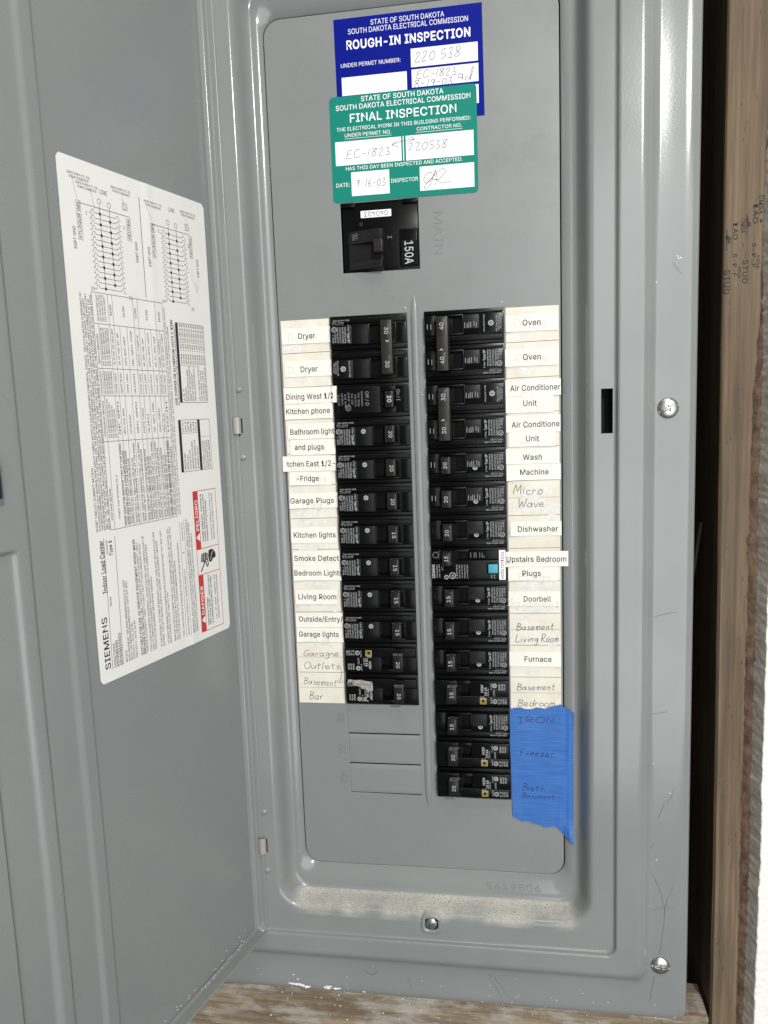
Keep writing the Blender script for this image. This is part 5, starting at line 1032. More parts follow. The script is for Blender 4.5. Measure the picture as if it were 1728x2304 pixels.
text(bm, 'ROUGH-IN INSPECTION', .3, 189.4-OZ, 5.7, 88.6, 0, h, .045); text(bm, 'UNDER PERMIT NUMBER:', -27, 175.9-OZ, 2.7, 43.4, 0, h)
link('lettering', to_mesh('lettering', bm, M_fluid), eb)
scribble(eb, M_pencil, 'handwritten_number', ('220 538', 20.6, 176.8-OZ, 7.6, 32, .27, .45, .02), ('EC-1823', 19.5, 164.6-OZ, 5.6, 28, .27, .42), ('8-19-03', 17.4, 158.6-OZ, 5.4, 27, .27, .42))
strokes(eb, M_pencil, 'initials', [(38.5, 161.5-OZ), (36.2, 162.5-OZ), (35.4, 160-OZ), (38.2, 160-OZ), (38.8, 162-OZ), (38.0, 157.2-OZ)], [(44, 159-OZ), (41, 160-OZ), (40.6, 158-OZ), (43.6, 158.4-OZ), (46.2, 165-OZ), (45.6, 166-OZ), (44.2, 161-OZ), (44.5, 157-OZ)], wd=.42, h=.27)
out = rrect(-58.4, 48.1, 81.5, 155.0, 3.0, 5)
eg = sticker('final_inspection_sticker', (-5, 0, 118), out, M_green, .30, .15, 'green round-cornered final inspection sticker dated 9-16-03 overlapping the blue one')
OX, OZ = -5, 118
bm = bmesh.new(); h = .49
for a in ((-55.3, -6.6, 107.4, 124.0), (-3.3, 45.4, 107.1, 124.1), (-44.3, -16.1, 85.5, 102.2), (6.2, 45.4, 85.4, 102.1), (-5.45, -4.75, 107.2, 124.2)): bm = bmesh.new(); rect(bm, a[0]-OX, a[1]-OX, a[2]-OZ, a[3]-OZ, h); link('writing_box', to_mesh('writing_box', bm, M_fluid), eg)
bm = bmesh.new()
def gt(s, x0, x1, z, cap, bold=0.0): text(bm, s, (x0+x1)/2-OX, z-OZ, cap, x1-x0, 0, h, bold)
gt('STATE OF SOUTH DAKOTA', -34.9, 24.7, 152.2, 3.4, .015); gt('SOUTH DAKOTA ELECTRICAL COMMISSION', -53.7, 43.7, 147.3, 3.4, .015); gt('FINAL INSPECTION', -43.6, 33.6, 139.7, 5.6, .02)
gt('THE ELECTRICAL WORK IN THIS BUILDING PERFORMED:', -53.7, 43.6, 132.5, 2.5, .004); gt('UNDER PERMIT NO.', -47.9, -13.7, 128.1, 2.4, .004); gt('CONTRACTOR NO.', 4.9, 37.3, 128.1, 2.4, .004)
rect(bm, -47.9-OX, -13.4-OX, 125.6-OZ, 125.85-OZ, h); rect(bm, 4.4-OX, 37.6-OX, 125.6-OZ, 125.85-OZ, h)
gt('HAS THIS DAY BEEN INSPECTED AND ACCEPTED.', -48.0, 37.2, 105.0, 2.5, .004); gt('DATE:', -55.7, -45.6, 93.8, 2.7, .004); gt('INSPECTOR', -15.0, 4.8, 94.0, 2.7, .004)
link('lettering', to_mesh('lettering', bm, M_fluid), eg)
scribble(eg, M_pencil, 'handwritten_number', ('EC-1823', -31.6-OX, 114.8-OZ, 6.0, 32, .53, .4, .01), ('220538', 12-OX, 116.6-OZ, 6.2, 28, .53, .4, -.01), ('9-16-03', -30.4-OX, 94.2-OZ, 6.2, 21.5, .53, .4, -.02))
sg = lambda pts: [(x-OX, z-OZ) for x, z in pts]
strokes(eg, M_pencil, 'drawn_arrow', sg([(-13.4, 118.8), (-5, 120.8), (3.0, 121.4)]), sg([(-9.4, 121.0), (-13.6, 118.8), (-8.6, 117.2)]), sg([(-.4, 123), (3.2, 121.4), (-2.2, 119.4)]), wd=.36, h=.53)
strokes(eg, M_pencil, 'signature', sg([(16, 97), (12, 97.5), (9, 93), (11, 90.5), (15, 93.5), (17.6, 99), (14, 90), (10, 86.5), (9.6, 88.5), (14, 93), (22, 99.5), (24.8, 97), (20, 92.6), (15.5, 92.4), (19, 92), (22, 89.6), (28.6, 90.6)]), sg([(17.6, 99.4), (18.6, 94), (17.2, 88.6)]), wd=.36, h=.53)
# ================================================================== BLUE TAPE
TOP = [(63.9, -306.0), (71.9, -304.4), (74.4, -304.8), (77.0, -306.1), (80.5, -306.0), (85.6, -304.2), (91.6, -305.3), (94.2, -303.8), (100.2, -302.3), (104.0, -301.3), (105.3, -303.1), (109.5, -304.8), (113.4, -307.8)]
BOT = [(65.8, -395.3), (69.3, -396.6), (73.3, -399.2), (76.4, -398.6), (78.6, -399.0), (82.9, -400.7), (88.2, -401.3), (89.9, -402.9), (92.5, -403.0), (96.9, -401.9), (100.4, -402.6), (103.0, -405.8), (108.2, -411.2), (112.9, -415.2)]
def interp(P_, u):
    x0, x1 = P_[0][0], P_[-1][0]; x = x0+(x1-x0)*u
    for a, b in zip(P_[:-1], P_[1:]):
        if x <= b[0]+1e-6: t = (x-a[0])/(b[0]-a[0]); return x, a[1]+(b[1]-a[1])*t
    return P_[-1]
def tape_h(u, v):
    w_ = .18*math.sin(9*u+3*v)+.22*mnoise.noise(Vector((u*4, v*7, 1)))+.25*math.exp(-((u+.25*v-1.0)/.04)**2)
    w_ += .5*math.exp(-((u-.93)/.03)**2)*(1-.3*v)
    return 1.05+w_+3.2*ss(.80, 1, u)*ss(.84, 1.0, v)+.8*ss(.93, 1, u)*(1-v)**4
e = empty('masking_tape', (88, 0, -350)); tag(e, 'torn blue masking tape with handwritten IRON, Freezer and Bath Basement', 'masking tape')
bm = bmesh.new(); nu, nv = 70, 60; F = []; B = []
for j in range(nv+1):
    for i in range(nu+1):
        u, v = i/nu, j/nv
        xt, zt = interp(TOP, u); xb, zb = interp(BOT, u)
        jt = .35*mnoise.noise(Vector((u*40, 0, 0))); jb = .5*mnoise.noise(Vector((u*40, 5, 0)))
        x = xt+(xb-xt)*v+.9*math.sin(v*math.pi)*(1 if u > .98 else 0)*0; z = (zt+jt)*(1-v)+(zb+jb)*v
        hh = tape_h(u, v)
        F.append(bm.verts.new((x-88, -hh, z+350))); B.append(bm.verts.new((x-88, -hh+.14, z+350)))
I = lambda i, j: j*(nu+1)+i
for j in range(nv):
    for i in range(nu):
        bm.faces.new((F[I(i, j)], F[I(i, j+1)], F[I(i+1, j+1)], F[I(i+1, j)])); bm.faces.new((B[I(i, j)], B[I(i+1, j)], B[I(i+1, j+1)], B[I(i, j+1)]))
for i in range(nu):
    for j in (0, nv): bm.faces.new((F[I(i, j)], F[I(i+1, j)], B[I(i+1, j)], B[I(i, j)]))
for j in range(nv):
    for i in (0, nu): bm.faces.new((F[I(i, j)], F[I(i, j+1)], B[I(i, j+1)], B[I(i, j)]))
bmesh.ops.recalc_face_normals(bm, faces=bm.faces[:])
link('tape_strip', to_mesh('tape_strip', bm, M_tape, True, 50), e)
M_marker = mat('dark_marker', (0.008, 0.02, 0.10), 0.6)
for job in (('IRON', -3.7, 35.4, 4.6, 28, 0, .5, .03, 0), ('Freezer', -3.2, 8.4, 5.4, 26, 0, .42), ('Bath', -6.4, -20.4, 6.0, 17, 0, .42, -.03), ('Basement', -2.4, -27.2, 4.6, 25, 0, .36, -.03)):
    bm = bmesh.new(); write(bm, *job)
    for v in bm.verts: v.co.y = -(tape_h((v.co.x+88-63.9)/49.3, (-304-(v.co.z-350))/96)+.06)
    link('handwritten_word', to_mesh('handwritten_word', bm, M_marker), e)

# ================================================================== WIRING LABEL ON THE DOOR
# label axes: a = along reading direction (up the door), b = across (away from the hinge)
wl = empty('wiring_label'); tag(wl, 'large white printed wiring label with red danger box on the inside of the open door', 'wiring label')
S0, Z0 = 13.2, -233.5
wl.matrix_world = DM @ Matrix.Translation(Vector((-S0*SC, 0, Z0*SC)))
def LX(b): return -b
WH = lambda s, z: door_t(s+S0, z+Z0)+.25+.35*math.exp(-((s-62+(z-200)*.02)/3.5)**2)*ss(150, 260, z)+.5*math.exp(-((s-45)/4)**2)*(1-ss(0, 60, z))+.3*math.exp(-(((s-22)-(z-262)*.6)/1.6)**2)*math.exp(-((z-262)/12)**2)*2
bm = bmesh.new(); na, nb = 110, 60; LW, LH = 313.6, 134.6; F = []
for j in range(na+1):
    row = []
    for i in range(nb+1):
        a = LW*j/na; b = LH*i/nb; row.append(bm.verts.new((-b, -(WH(b, a)), a)))
    F.append(row)
for j in range(na):
    for i in range(nb): bm.faces.new((F[j][i], F[j+1][i], F[j+1][i+1], F[j][i+1]))
# round the corners by pulling them in
for (jj, ii) in ((0, 0), (0, nb), (na, 0), (na, nb)):
    v = F[jj][ii]; v.co.z += (1.3 if jj == 0 else -1.3); v.co.x += (-1.0 if ii == 0 else 1.0)
bmesh.ops.recalc_face_normals(bm, faces=bm.faces[:])
if sum(f.normal.y for f in bm.faces) > 0: bmesh.ops.reverse_faces(bm, faces=bm.faces[:])
link('label_sheet', to_mesh('label_sheet', bm, M_paperw, True, 60), wl)
def drape(bm, k=.06):
    for v in bm.verts: v.co.y = -(WH(-v.co.x, v.co.z)+k)+v.co.y
def T(bm, s, a, b, cap, width=None, bold=0.0, left=True, rot=90, tilt=0):
    text(bm, s, -b, a, cap, width, rot, 0, bold+.016, left)
def line(bm, a0, b0, a1, b1, wd=.35):
    n = max(2, int(math.hypot(a1-a0, b1-b0)/8)); ribbon(bm, [(-(b0+(b1-b0)*i/n), a0+(a1-a0)*i/n) for i in range(n+1)], wd, 0, False)
bm = bmesh.new()
T(bm, 'SIEMENS', 8.3, 127.6, 4.4, 33, .006); T(bm, 'Indoor Load Center', 56, 124.9, 3.5, 33, .018)
T(bm, 'Series', 47, 121.2, 1.6, 6); T(bm, 'Enclosure', 80, 120.6, 1.5, 8.5); T(bm, 'Type 1', 78.4, 117.5, 2.6, 9.6, .02)
line(bm, 7.2, 124, 90, 122.6, .3); line(bm, 7.4, 114.7, 90, 113.2, .3)
T(bm, 'Catalog Number', 7.4, 121.8, 1.7, 16); T(bm, 'G3030B1150', 7.4, 119.2, 2.1, 17, .02); T(bm, 'G3030B1150CU', 7.4, 116.3, 2.1, 21, .02)
T(bm, 'RATING', 8, 111.4, 1.6, 7.5)
for i, s in enumerate(('150A MAXIMUM   SEE MAIN BREAKER RATING IF USED', 'BACK-FED BREAKER REQUIRES HOLD-DOWN KIT MHK.')): T(bm, s, 8, 109-i*2.2, 1.5, 53-i*1)
T(bm, '120/240 V~, 60 HZ, 1O 3W', 8, 104.6, 1.5, 24); T(bm, '208Y/120 V~, 60 HZ, 1O 3W', 8, 102.2, 1.5, 25)
T(bm, 'SUITABLE FOR USE AS SERVICE EQUIPMENT WHEN MAIN', 8, 97.2, 2.0, 77, .02); T(bm, 'BREAKER IS INSTALLED.', 8, 94.6, 2.0, 32, .02)
T(bm, 'WHEN USED AS SERVICE EQUIPMENT, APPLY', 41, 94.6, 1.5, 42); T(bm, '"SERVICE DISCONNECT" LABEL TO FRONT NEXT TO MAIN BREAKER HANDLE.', 8, 92.2, 1.5, 74)
lines = [(88.6, 'WHEN USED AS SERVICE EQUIPMENT, UNUSED NEUTRAL BAR TERMINALS MAY BE', 78), (86.2, 'USED TO TERMINATE EQUIPMENT GROUNDING WIRES IN THE COMBINATIONS', 72), (83.8, 'INDICATED FOR EQUIPMENT GROUND BAR TERMINALS.', 50),
 (78.2, 'IF THE NEUTRAL TIE STRAP IS REMOVED, LUG KIT LK81 MUST BE INSTALLED AND', 79), (75.8, 'BONDED.  THE LEFT NEUTRAL BAR WILL BECOME THE EQUIPMENT GROUND.', 73), (71.0, 'TO RESET BREAKERS WITH TRIPPED HANDLE POSITION BETWEEN "ON" AND "OFF",', 80), (68.6, 'MOVE HANDLE TO "OFF" THEN TO "ON"', 36),
 (64.0, 'REMOVE TWISTOUTS FROM TRIM ONLY WHERE BREAKERS WILL BE INSTALLED.', 79), (61.6, 'ALL OPENINGS MUST BE FILLED WITH BREAKERS OR FILLER PLATES. USE TWO', 80), (59.2, 'QF3 FILLER PLATES TO FILL THE MAIN BREAKER OPENING.', 56),
 (54.6, 'THIS LOAD CENTER IS INVERTIBLE FOR BOTTOM FEED APPLICATIONS.', 68), (49.4, 'Siemens Energy & Automation, Inc. Alpharetta, Georgia U.S.A.', 48),
 (44.0, 'IMPORTANT: DO NOT ALLOW PETROLEUM BASED (HYDROCARBON) SPRAYS, CHEMICALS,', 83), (41.8, 'SOLVENTS OR ANY PAINT TO CONTACT INTERIOR COMPONENTS.  PETROLEUM BASED', 80), (39.4, 'CHEMICALS CAN CAUSE DEGRADATION OF ELECTRICAL INSULATING MATERIALS.', 72)]
for b, s, wd in lines: T(bm, s, 8.1, b, 1.55, wd)
T(bm, 'T', 67, 48.8, 1.8, None, .02); T(bm, '400958  Rev.C', 76, 48.6, 1.3, 13); line(bm, 7.4, 52, 90, 51.0, .25); line(bm, 7.2, 47, 90.6, 46.4, .25)
for b, s in ((26.0, 'Hazardous Voltage.'), (23.4, 'Will cause death, serious injury'), (20.8, 'or substantial property damage.')): T(bm, s, 9, b, 1.7, len(s)*1.17, .02)
for b, s in ((16.2, 'Turn   off   power   supplying   this'), (13.4, 'equipment before working inside.')): T(bm, s, 11, b, 1.6, 34)
for b, s in ((26.0, 'Voltaje peligroso.  Causara la'), (23.4, 'muerte, lesiones graves o dano'), (20.8, 'sustancial a la propiedad.')): T(bm, s, 71.5, b, 1.7, len(s)*1.16, .02)
for b, s in ((15.6, 'Desconecte el suministro de energia a ese'), (12.8, 'equipo antes de trabajar en su interior.')): T(bm, s, 71.5, b, 1.5, 35)
# short circuit notes
T(bm, 'SHORT CIRCUIT CURRENT RATING', 94.7, 127.2, 1.7, 39)
for i, s in enumerate(('THIS PANELBOARD HAS A MAXIMUM SHORT CIRCUIT CURRENT RATING OF 100,000 AMPS RMS SYMMETRICAL, 120/240V.  THE ACTUAL RATING IS DEPENDENT ON', 'THE BRANCH BREAKERS INSTALLED IN THE PANEL AND THE MAIN OR FEEDER BREAKER USED. IF ONLY ONE TYPE IS USED AT THIS PANEL THE LOWEST', 'RATED BREAKER DETERMINES THE RATING. COMBINATIONS OF MAIN AND BRANCH BREAKERS LISTED BELOW MAY BE USED IN SERIES WHEN THEY', 'ARE OF THE TYPE SHOWN. REPLACEMENT BREAKERS MUST BE OF THE SAME TYPE AND EQUAL OR GREATER INTERRUPTING RATING IS THE', 'BELOW.  USE TABLE AND SELECT THE TYPE OF MAIN BREAKER FROM THE TABLE WHERE IN SERIES ON THE SERVICE FEED OR THE SAME PANEL')):
    T(bm, s, 95, 124.8-i*1.95, 1.35, 142-(i % 2)*3, .01)
# big table
for b in (116.0, 112.4, 103.2, 99.4, 94.6, 88.4, 81.4, 77.2, 72.0, 66.4, 61.0, 57.6): line(bm, 94.2 if b > 60 else 94.2, b, 238.5 if b in (116.0,) else 220.0 if b not in (103.2, 99.4, 81.4, 77.2, 61.0) else 238.5, b-.2, .25)
line(bm, 93.8, 53, 238.3, 53, .3)
for a in (94.2, 149.0, 176.9, 194.9 if False else 193.5, 220.2, 238.6): line(bm, a, 116, a, 53, .28)
T(bm, 'WHEN MAIN BREAKER', 100, 114, 1.4, 20); T(bm, 'WHEN THE SYSTEM IS A', 100, 107.5, 1.4, 28); T(bm, 'FEEDER/MAIN BREAKER', 152, 114, 1.3, 22); T(bm, 'PANELBOARD MAIN', 178, 114, 1.3, 14); T(bm, 'BRANCH BREAKERS', 196, 114, 1.3, 18)
for i in range(4): T(bm, 'AND THE BREAKER CONNECTING THIS'[:31-3*i], 151, 110.6-1.9*i, 1.3, 24-i*2); T(bm, 'AND THE MAIN BREAKER IN THE'[:24-i], 178, 110.8-1.9*i, 1.3, 14); T(bm, 'AND THE BRANCH BREAKERS ARE'[:27-i], 195, 110.8-1.9*i, 1.3, 23); T(bm, 'THEN THE MAX SHORT CIRCUIT'[:26-i*2], 221.5, 112-2*i, 1.3, 16)
for b, s in ((101.2, '10,000'), (90, '22,000'), (79.4, '42,000'), (69, '65,000'), (57, '100,000')): T(bm, s, 226, b, 1.6, 6.5, .01)
rows_ = (101.4, 97.0, 91.4, 85.0, 79.2, 74.6, 69.2, 63.6, 59.2, 55.6)
for i, b in enumerate(rows_):
    T(bm, ('NONE USED', 'EQ8683 OR QPH', 'NONE USED', 'OR EQ8683', 'NONE USED', 'NONE USED', 'EQ8683 OR HDP', 'NONE USED', 'NONE USED OR HQPH', 'NONE USED')[i], 178.5, b, 1.4, 12.5)
    T(bm, ('QP, QPH', 'QPH, QJE, QPM', 'NONE USED OR QPMH', 'QPH, QPPH', 'NONE USED', 'QJPH', 'QP, QPH, HQP,', 'QPPH, HQPPH', 'HQPH, HQJH', 'HQJH')[i], 153, b, 1.4, 20-(i % 3)*4)
    T(bm, ('QP, QT, QAF, QPF, QAFH, QPHF', 'QP, QT, HQP, QAF, QPF', 'QAFH, QPHF, HQPHF', 'QP, QPH, HQP', 'QPHF, HQPHF', 'QP, QPH, HQP, QAF', 'QAFH, QPHF, HQPHF', 'QP, QT, QPH, HQP', 'HQP, HQPH', 'QP, QPF, QPH, HQPH')[i], 196, b, 1.4, 22-(i % 3)*2)
    for k in (0, 1):
        T(bm, ('NONE USED FOR BREAKER TYPE AT THE PANEL', 'NONE USED OR AT LEAST A HACR MAIN BREAKER', 'SOURCE FED AT ALL TIMES HACR, ONE OR CLASS')[(i+k) % 3], 95.5, b+1.0-k*2.1, 1.45, 52-((i+k) % 3)*5, .012)
for i, s in enumerate(('* LISTED FOR USE WITH MAIN BREAKER. THE PANEL MAY BE CONVERTED TO MAIN BREAKER WITH THE ADDITION OF THE APPROPRIATE KIT SEE PANEL FOR KITS.', 'MAY BE CONVERTED TO MAIN LUG WITH THE ADDITION OF MAIN LUGS.  SEE ACCESSORY AND KITS LISTED ON THE WIRING DIAGRAM.')): T(bm, s, 95, 51.4-2.1*i, 1.3, 141-12*i)
T(bm, 'USE COPPER OR ALUMINUM 60/75 C WIRE', 170.6, 44.9, 2.3, 58, .025); T(bm, 'SEE BREAKER MARKINGS FOR WIRE SIZE AND TORQUE REQUIREMENTS.', 170.6, 42.0, 1.4, 55)
# terminals table, accessories table
for a0, a1, b0, b1 in ((172.5, 227, 9.4, 40.8), (124, 160.3, 9.2, 44.6)):
    for q in ((a0, b0, a1, b0), (a0, b1, a1, b1), (a0, b0, a0, b1), (a1, b0, a1, b1)): line(bm, *q, .3)
flat_poly(bm, [(-40.8, 172.5), (-40.8, 227), (-38.3, 227), (-38.3, 172.5)], 0); flat_poly(bm, [(-44.6, 124), (-44.6, 160.3), (-42.0, 160.3), (-42.0, 124)], 0); flat_poly(bm, [(-23.6, 124), (-23.6, 160.3), (-20.8, 160.3), (-20.8, 124)], 0)
line(bm, 198, 38, 198, 17, .2); line(bm, 214, 38, 214, 9.4, .2); line(bm, 151, 42, 151, 23.6, .2); line(bm, 148, 20.8, 148, 9.2, .2)
tt = ('A, B, N', '120/240V', 'NEUTRAL/GROUND BARS', 'SAME TYPE OR SEPARATE', 'BAR KIT ACCESSORY', 'GROUND CONDUCTORS ONLY', '', 'LK1 2" NEUTRAL LUG KIT', 'LK2 NEUTRAL LUG KIT', 'LK3 NEUTRAL LUG KIT', 'MAIN LUG/MAIN WIRES TO BUS CONNECTION')
for i, s in enumerate(tt):
    if s: T(bm, s, 173.6, 36.4-2.55*i, 1.45, min(24, len(s)*1.15), .01)
    T(bm, '300 MCM - 4 AWG', 199, 36.4-2.55*i, 1.4, 14, .01); T(bm, 'CU 250 LB-IN', 214.8, 36.4-2.55*i, 1.45, 11.5, .02)
for i, s in enumerate(('GROUND BAR', 'DOOR LOCK', 'FILLER PLATE', 'BREAKER HOLD DOWN', 'BONDING GROUND LUG', 'BURIED LUG KIT')): T(bm, s, 125.4, 40.0-2.9*i, 1.5, len(s)*1.15, .01); T(bm, ('CAT. NO.', 'DFL2', 'QF3', 'MBR2', 'GLK1', 'ECLK')[i], 152, 40.0-2.9*i, 1.45, 7, .01)
for i, s in enumerate(('KIT ACTS DIRECTLY AT ITEM CHART', 'NO. AS TO CONVERT PANEL', 'DESCRIPTION', '150 AMP MAIN BREAKER')): T(bm, s, 125, 18.8-2.4*i, 1.4, 20, .01)
# two wiring diagrams
def diagram(A1, A2, bA, bB, bl, br, lim):
    line(bm, A1, bA, A2, bA, .35); line(bm, A1, bB, A2+3, bB, .35)
    n = 15; st = (lim-A2-.3)/(n-1)
    for k in range(n):
        a = lim-k*st
        line(bm, a, bl-5.6, a-.4*0, br+5.6, .28)
        for sgn, b0 in ((1, bl-5.6), (-1, br+5.6)):
            ribbon(bm, [(-(b0+sgn*0), a), (-(b0+sgn*1.6), a+.1), (-(b0+sgn*2.6), a+1.6), (-(b0+sgn*3.8), a+1.2), (-(b0+sgn*4.4), a-.9), (-(b0+sgn*5.8), a-.5)], .28, 0)
        blob(bm, -(bA if k % 2 == 0 else bB), a, 1.0, 1.0, 0, k, 10, .05)
    for b0, a0 in ((bA, A1+2.4), (bB, A1+1.8)): circ(bm, -b0, a0, 1.5, .3, 0, 14); 
diagram(290.5, 241.3, 103.5, 95.4, 112.2, 86.3, 285.6); diagram(290.6, 240.8, 41.1, 33.0, 49.0, 23.2, 285.4)
for b0, b1 in ((121.2, 81.3), (58, 19)): line(bm, 288.8, b0, 289.0, b1, .32)
for b, s, a, wd in ((120.5, 'NTL/EQUIP GRD', 268.6, 20.5), (79.2, 'NEUTRAL', 275.2, 13), (57, 'NTL/EQUIP GRD', 268.4, 20), (18.0, 'NEUTRAL', 274.2, 13)):
    T(bm, s, a, b, 2.1, wd)
    a1 = a+wd+.8
    for q in ((a-.9, b-1.7, a1, b-1.7), (a-.9, b+1.7, a1, b+1.7), (a-.9, b-1.7, a-.9, b+1.7), (a1, b-1.7, a1, b+1.7)): line(bm, *q, .22)
for b, a in ((125.2, 262), (73.6, 262), (62.2, 261), (11.5, 261)): T(bm, 'EQPT GND', a, b, 2.0, 12.5)
line(bm, 303.7, 67.8, 240.6, 68.0, .45)
for a, b in ((299, 99.4), (302, 36.5)): text(bm, 'LINE', -b, a, 2.6, 6.4, 0, 0)
for b, a in ((118.5, 304.5), (112.5, 300.2), (84, 304.2), (55, 302.4), (19, 303.4)):
    for i, s in enumerate(('BOND WHEN NTL TIE', 'STRAP IS REMOVED')): text(bm, s, -b, a-i*2.1, 1.4, 17-i*2, 0, 0, .01)
for b, a in ((81.5, 294.5), (21, 293.5)):
    for q in ((a-2, b-2, a+2, b-2), (a-2, b+2, a+2, b+2), (a-2, b-2, a-2, b+2), (a+2, b-2, a+2, b+2), (a-2, b-1, a+1, b+2), (a-2, b+1, a-1, b+2), (a-1, b-2, a+2, b+1)): line(bm, *q, .25)
for q in ((303, 124, 291, 121), (298.5, 110, 287.5, 107.6), (300.5, 84, 296.5, 82), (299, 62, 291, 57), (299.5, 22, 295.5, 21)): line(bm, *q, .18)
for a, b, s in ((284, 114.6, '1'), (281.5, 83.6, '2'), (240.6, 114.2, '29'), (238.6, 82.6, '30'), (285.6, 51.2, '1'), (281, 20.6, '2'), (240, 51, '29'), (238, 20.2, '30')): text(bm, s, -b, a, 2.0, None, 0, 0)
drape(bm); link('printed_text', to_mesh('printed_text', bm, M_ink), wl)
# faint pencil scrawl
bm = bmesh.new(); ribbon(bm, [(-16, 252), (-14.5, 258), (-13, 251), (-17, 255.5), (-11.5, 254.5), (-15, 250), (-10, 259)], .35, 0); drape(bm, .07); link('pencil_scrawl', to_mesh('pencil_scrawl', bm, M_ghost), wl)
# red danger box
bm = bmesh.new()
for a0, a1 in ((5.6, 47.8), (66.8, 109.1)): flat_poly(bm, [(-34.6, a0), (-34.6, a1), (-28.9, a1), (-28.9, a0)], 0)
for q in ((5.5, 34.5, 109.1, 34.2), (5.4, 8.3, 109.1, 7.9), (5.5, 34.5, 5.4, 8.3), (109.1, 34.2, 109, 7.9), (47.8, 34.5, 47.8, 8.1), (66.8, 34.5, 66.8, 8.1)): line(bm, *q, .45)
drape(bm, .08); link('danger_box', to_mesh('danger_box', bm, M_red), wl)
bm = bmesh.new(); T(bm, 'DANGER', 18.4, 31.7, 3.0, 21.2, .0); T(bm, 'PELIGRO', 80.4, 31.5, 3.0, 22.2, .0)
for a in (13.4, 74.6): flat_poly(bm, [(-33.9, a+1.0), (-29.6, a-2), (-29.6, a+4)][:3], 0)
drape(bm, .12); link('danger_lettering', to_mesh('danger_lettering', bm, M_fluid), wl)
# shock pictogram: hand and bolt
bm = bmesh.new()
for pts, wd in (([(50, 31), (55, 27), (57.5, 25.5), (53, 23.5), (54.5, 22), (59, 23)], 1.1), ([(57, 29.6), (63, 28.6)], 1.5), ([(56.6, 27.6), (63.4, 26.4)], 1.5), ([(57, 25.4), (63.4, 24.4)], 1.5), ([(57.5, 23.4), (62.6, 22.6)], 1.4)):
    ribbon(bm, [(-b, a) for a, b in pts], wd, 0)
flat_poly(bm, [(-b, a) for a, b in ((56, 20.8), (60.5, 21.6), (64.5, 20.4), (64.6, 16), (61.6, 12.8), (58, 12.4), (57.4, 16), (55.2, 18.4))], 0)
drape(bm, .09); link('shock_pictogram', to_mesh('shock_pictogram', bm, M_ink), wl)
bm = bmesh.new()
for a in (13.4, 74.6): flat_poly(bm, [(-32.6, a+1.15), (-32.6, a+.75), (-30.8, a+.75), (-30.8, a+1.15)], 0); 
drape(bm, .16); link('warning_mark', to_mesh('warning_mark', bm, M_red), wl)
bm = bmesh.new(); ribbon(bm, [(-19.4, 57), (-17.6, 59.6), (-18.4, 60.2), (-15.6, 63)], .45, 0, False); drape(bm, .13); link('bolt_mark', to_mesh('bolt_mark', bm, M_paperw), wl)

# ================================================================== SCREWS
def screw(x, h, z, r, ang, dome_h, lab, hexa=False):
    e = empty('cover_screw', (x, -h, z)); tag(e, lab, 'screw', 'trim screws')
    bm = bmesh.new(); nr, na_ = 26, 96; rings = []
    ca, sa = math.cos(ang), math.sin(ang)
    for j in range(nr+1):
        q = r*j/nr; rg_ = []
        for i in range(na_ if j else 1):
            a = 2*math.pi*i/na_; px, pz = q*math.cos(a), q*math.sin(a)
            lx, lz = px*ca+pz*sa, -px*sa+pz*ca
            hh = dome_h*math.sqrt(max(0, 1-(q/r)**2*.96))
            sl_ = ss(.13*r, .08*r, abs(lz))*ss(.94*r, .88*r, abs(lx)); sq = ss(.24*r, .17*r, abs(lx)+abs(lz)*1.0)+ss(.10*r, .06*r, abs(lx))*ss(.34*r, .28*r, abs(lz))
            hh -= min(1, max(sl_, sq))*dome_h*.62
            rg_.append(bm.verts.new((px, -hh, pz)))
        rings.append(rg_)
    for i in range(na_): bm.faces.new((rings[0][0], rings[1][i], rings[1][(i+1) % na_]))
    for j in range(1, nr):
        for i in range(na_): bm.faces.new((rings[j][i], rings[j+1][i], rings[j+1][(i+1) % na_], rings[j][(i+1) % na_]))
    rr2 = [bm.verts.new((v.co.x, 1.2, v.co.z)) for v in rings[-1]]
    for i in range(na_): bm.faces.new((rings[-1][i], rr2[i], rr2[(i+1) % na_], rings[-1][(i+1) % na_]))
    bmesh.ops.recalc_face_normals(bm, faces=bm.faces[:])
    link('screw_head', to_mesh('screw_head', bm, M_steel, True, 60), e)
screw(177.4, 15.2, -77.1, 7.2, math.radians(23), 2.6, 'large domed zinc screw with slanted slot on the right edge of the trim')
screw(176.6, 15.2, -504.6, 7.0, math.radians(-4), 2.6, 'large domed zinc screw with level slot at the lower right corner of the trim')
screw(0.2, 18.2, -480.2, 4.6, math.radians(25), 1.6, 'small steel screw in a dimple below the breakers at the bottom')

# ================================================================== SURROUNDINGS
st = empty('wall_stud', (238, 15, 0)); tag(st, 'upright pine stud with black mill stamps beside the dark gap right of the panel', 'wall stud')
bm = bmesh.new(); n = 60; rows__ = []
for j in range(n+1):
    z = -700+1250*j/n; wv = .9*mnoise.noise(Vector((0, 0, z/60)))+.5*mnoise.noise(Vector((0, 3, z/14)))+3.6*ss(0, -420, z)+.8
    rows__.append([bm.verts.new((x, y, z)) for x, y in ((-18.6+wv*.6, 90), (-18.6+wv*.6, 2.2), (-17.8+wv*.7, .7), (-16.2+wv*.4, 0), (18, 0), (20, 90))])
for a, b in zip(rows__[:-1], rows__[1:]):
    for i in range(6): bm.faces.new((a[i], a[(i+1) % 6], b[(i+1) % 6], b[i]))
bmesh.ops.recalc_face_normals(bm, faces=bm.faces[:])
link('timber', to_mesh('timber', bm, M_stud, True, 30), st)
def stamp(s, x, z, cap, wd):
    bm = bmesh.new(); text(bm, s, x-238, z, cap, wd, -90, .1, .035); link('mill_stamp', to_mesh('mill_stamp', bm, M_stamp), st)
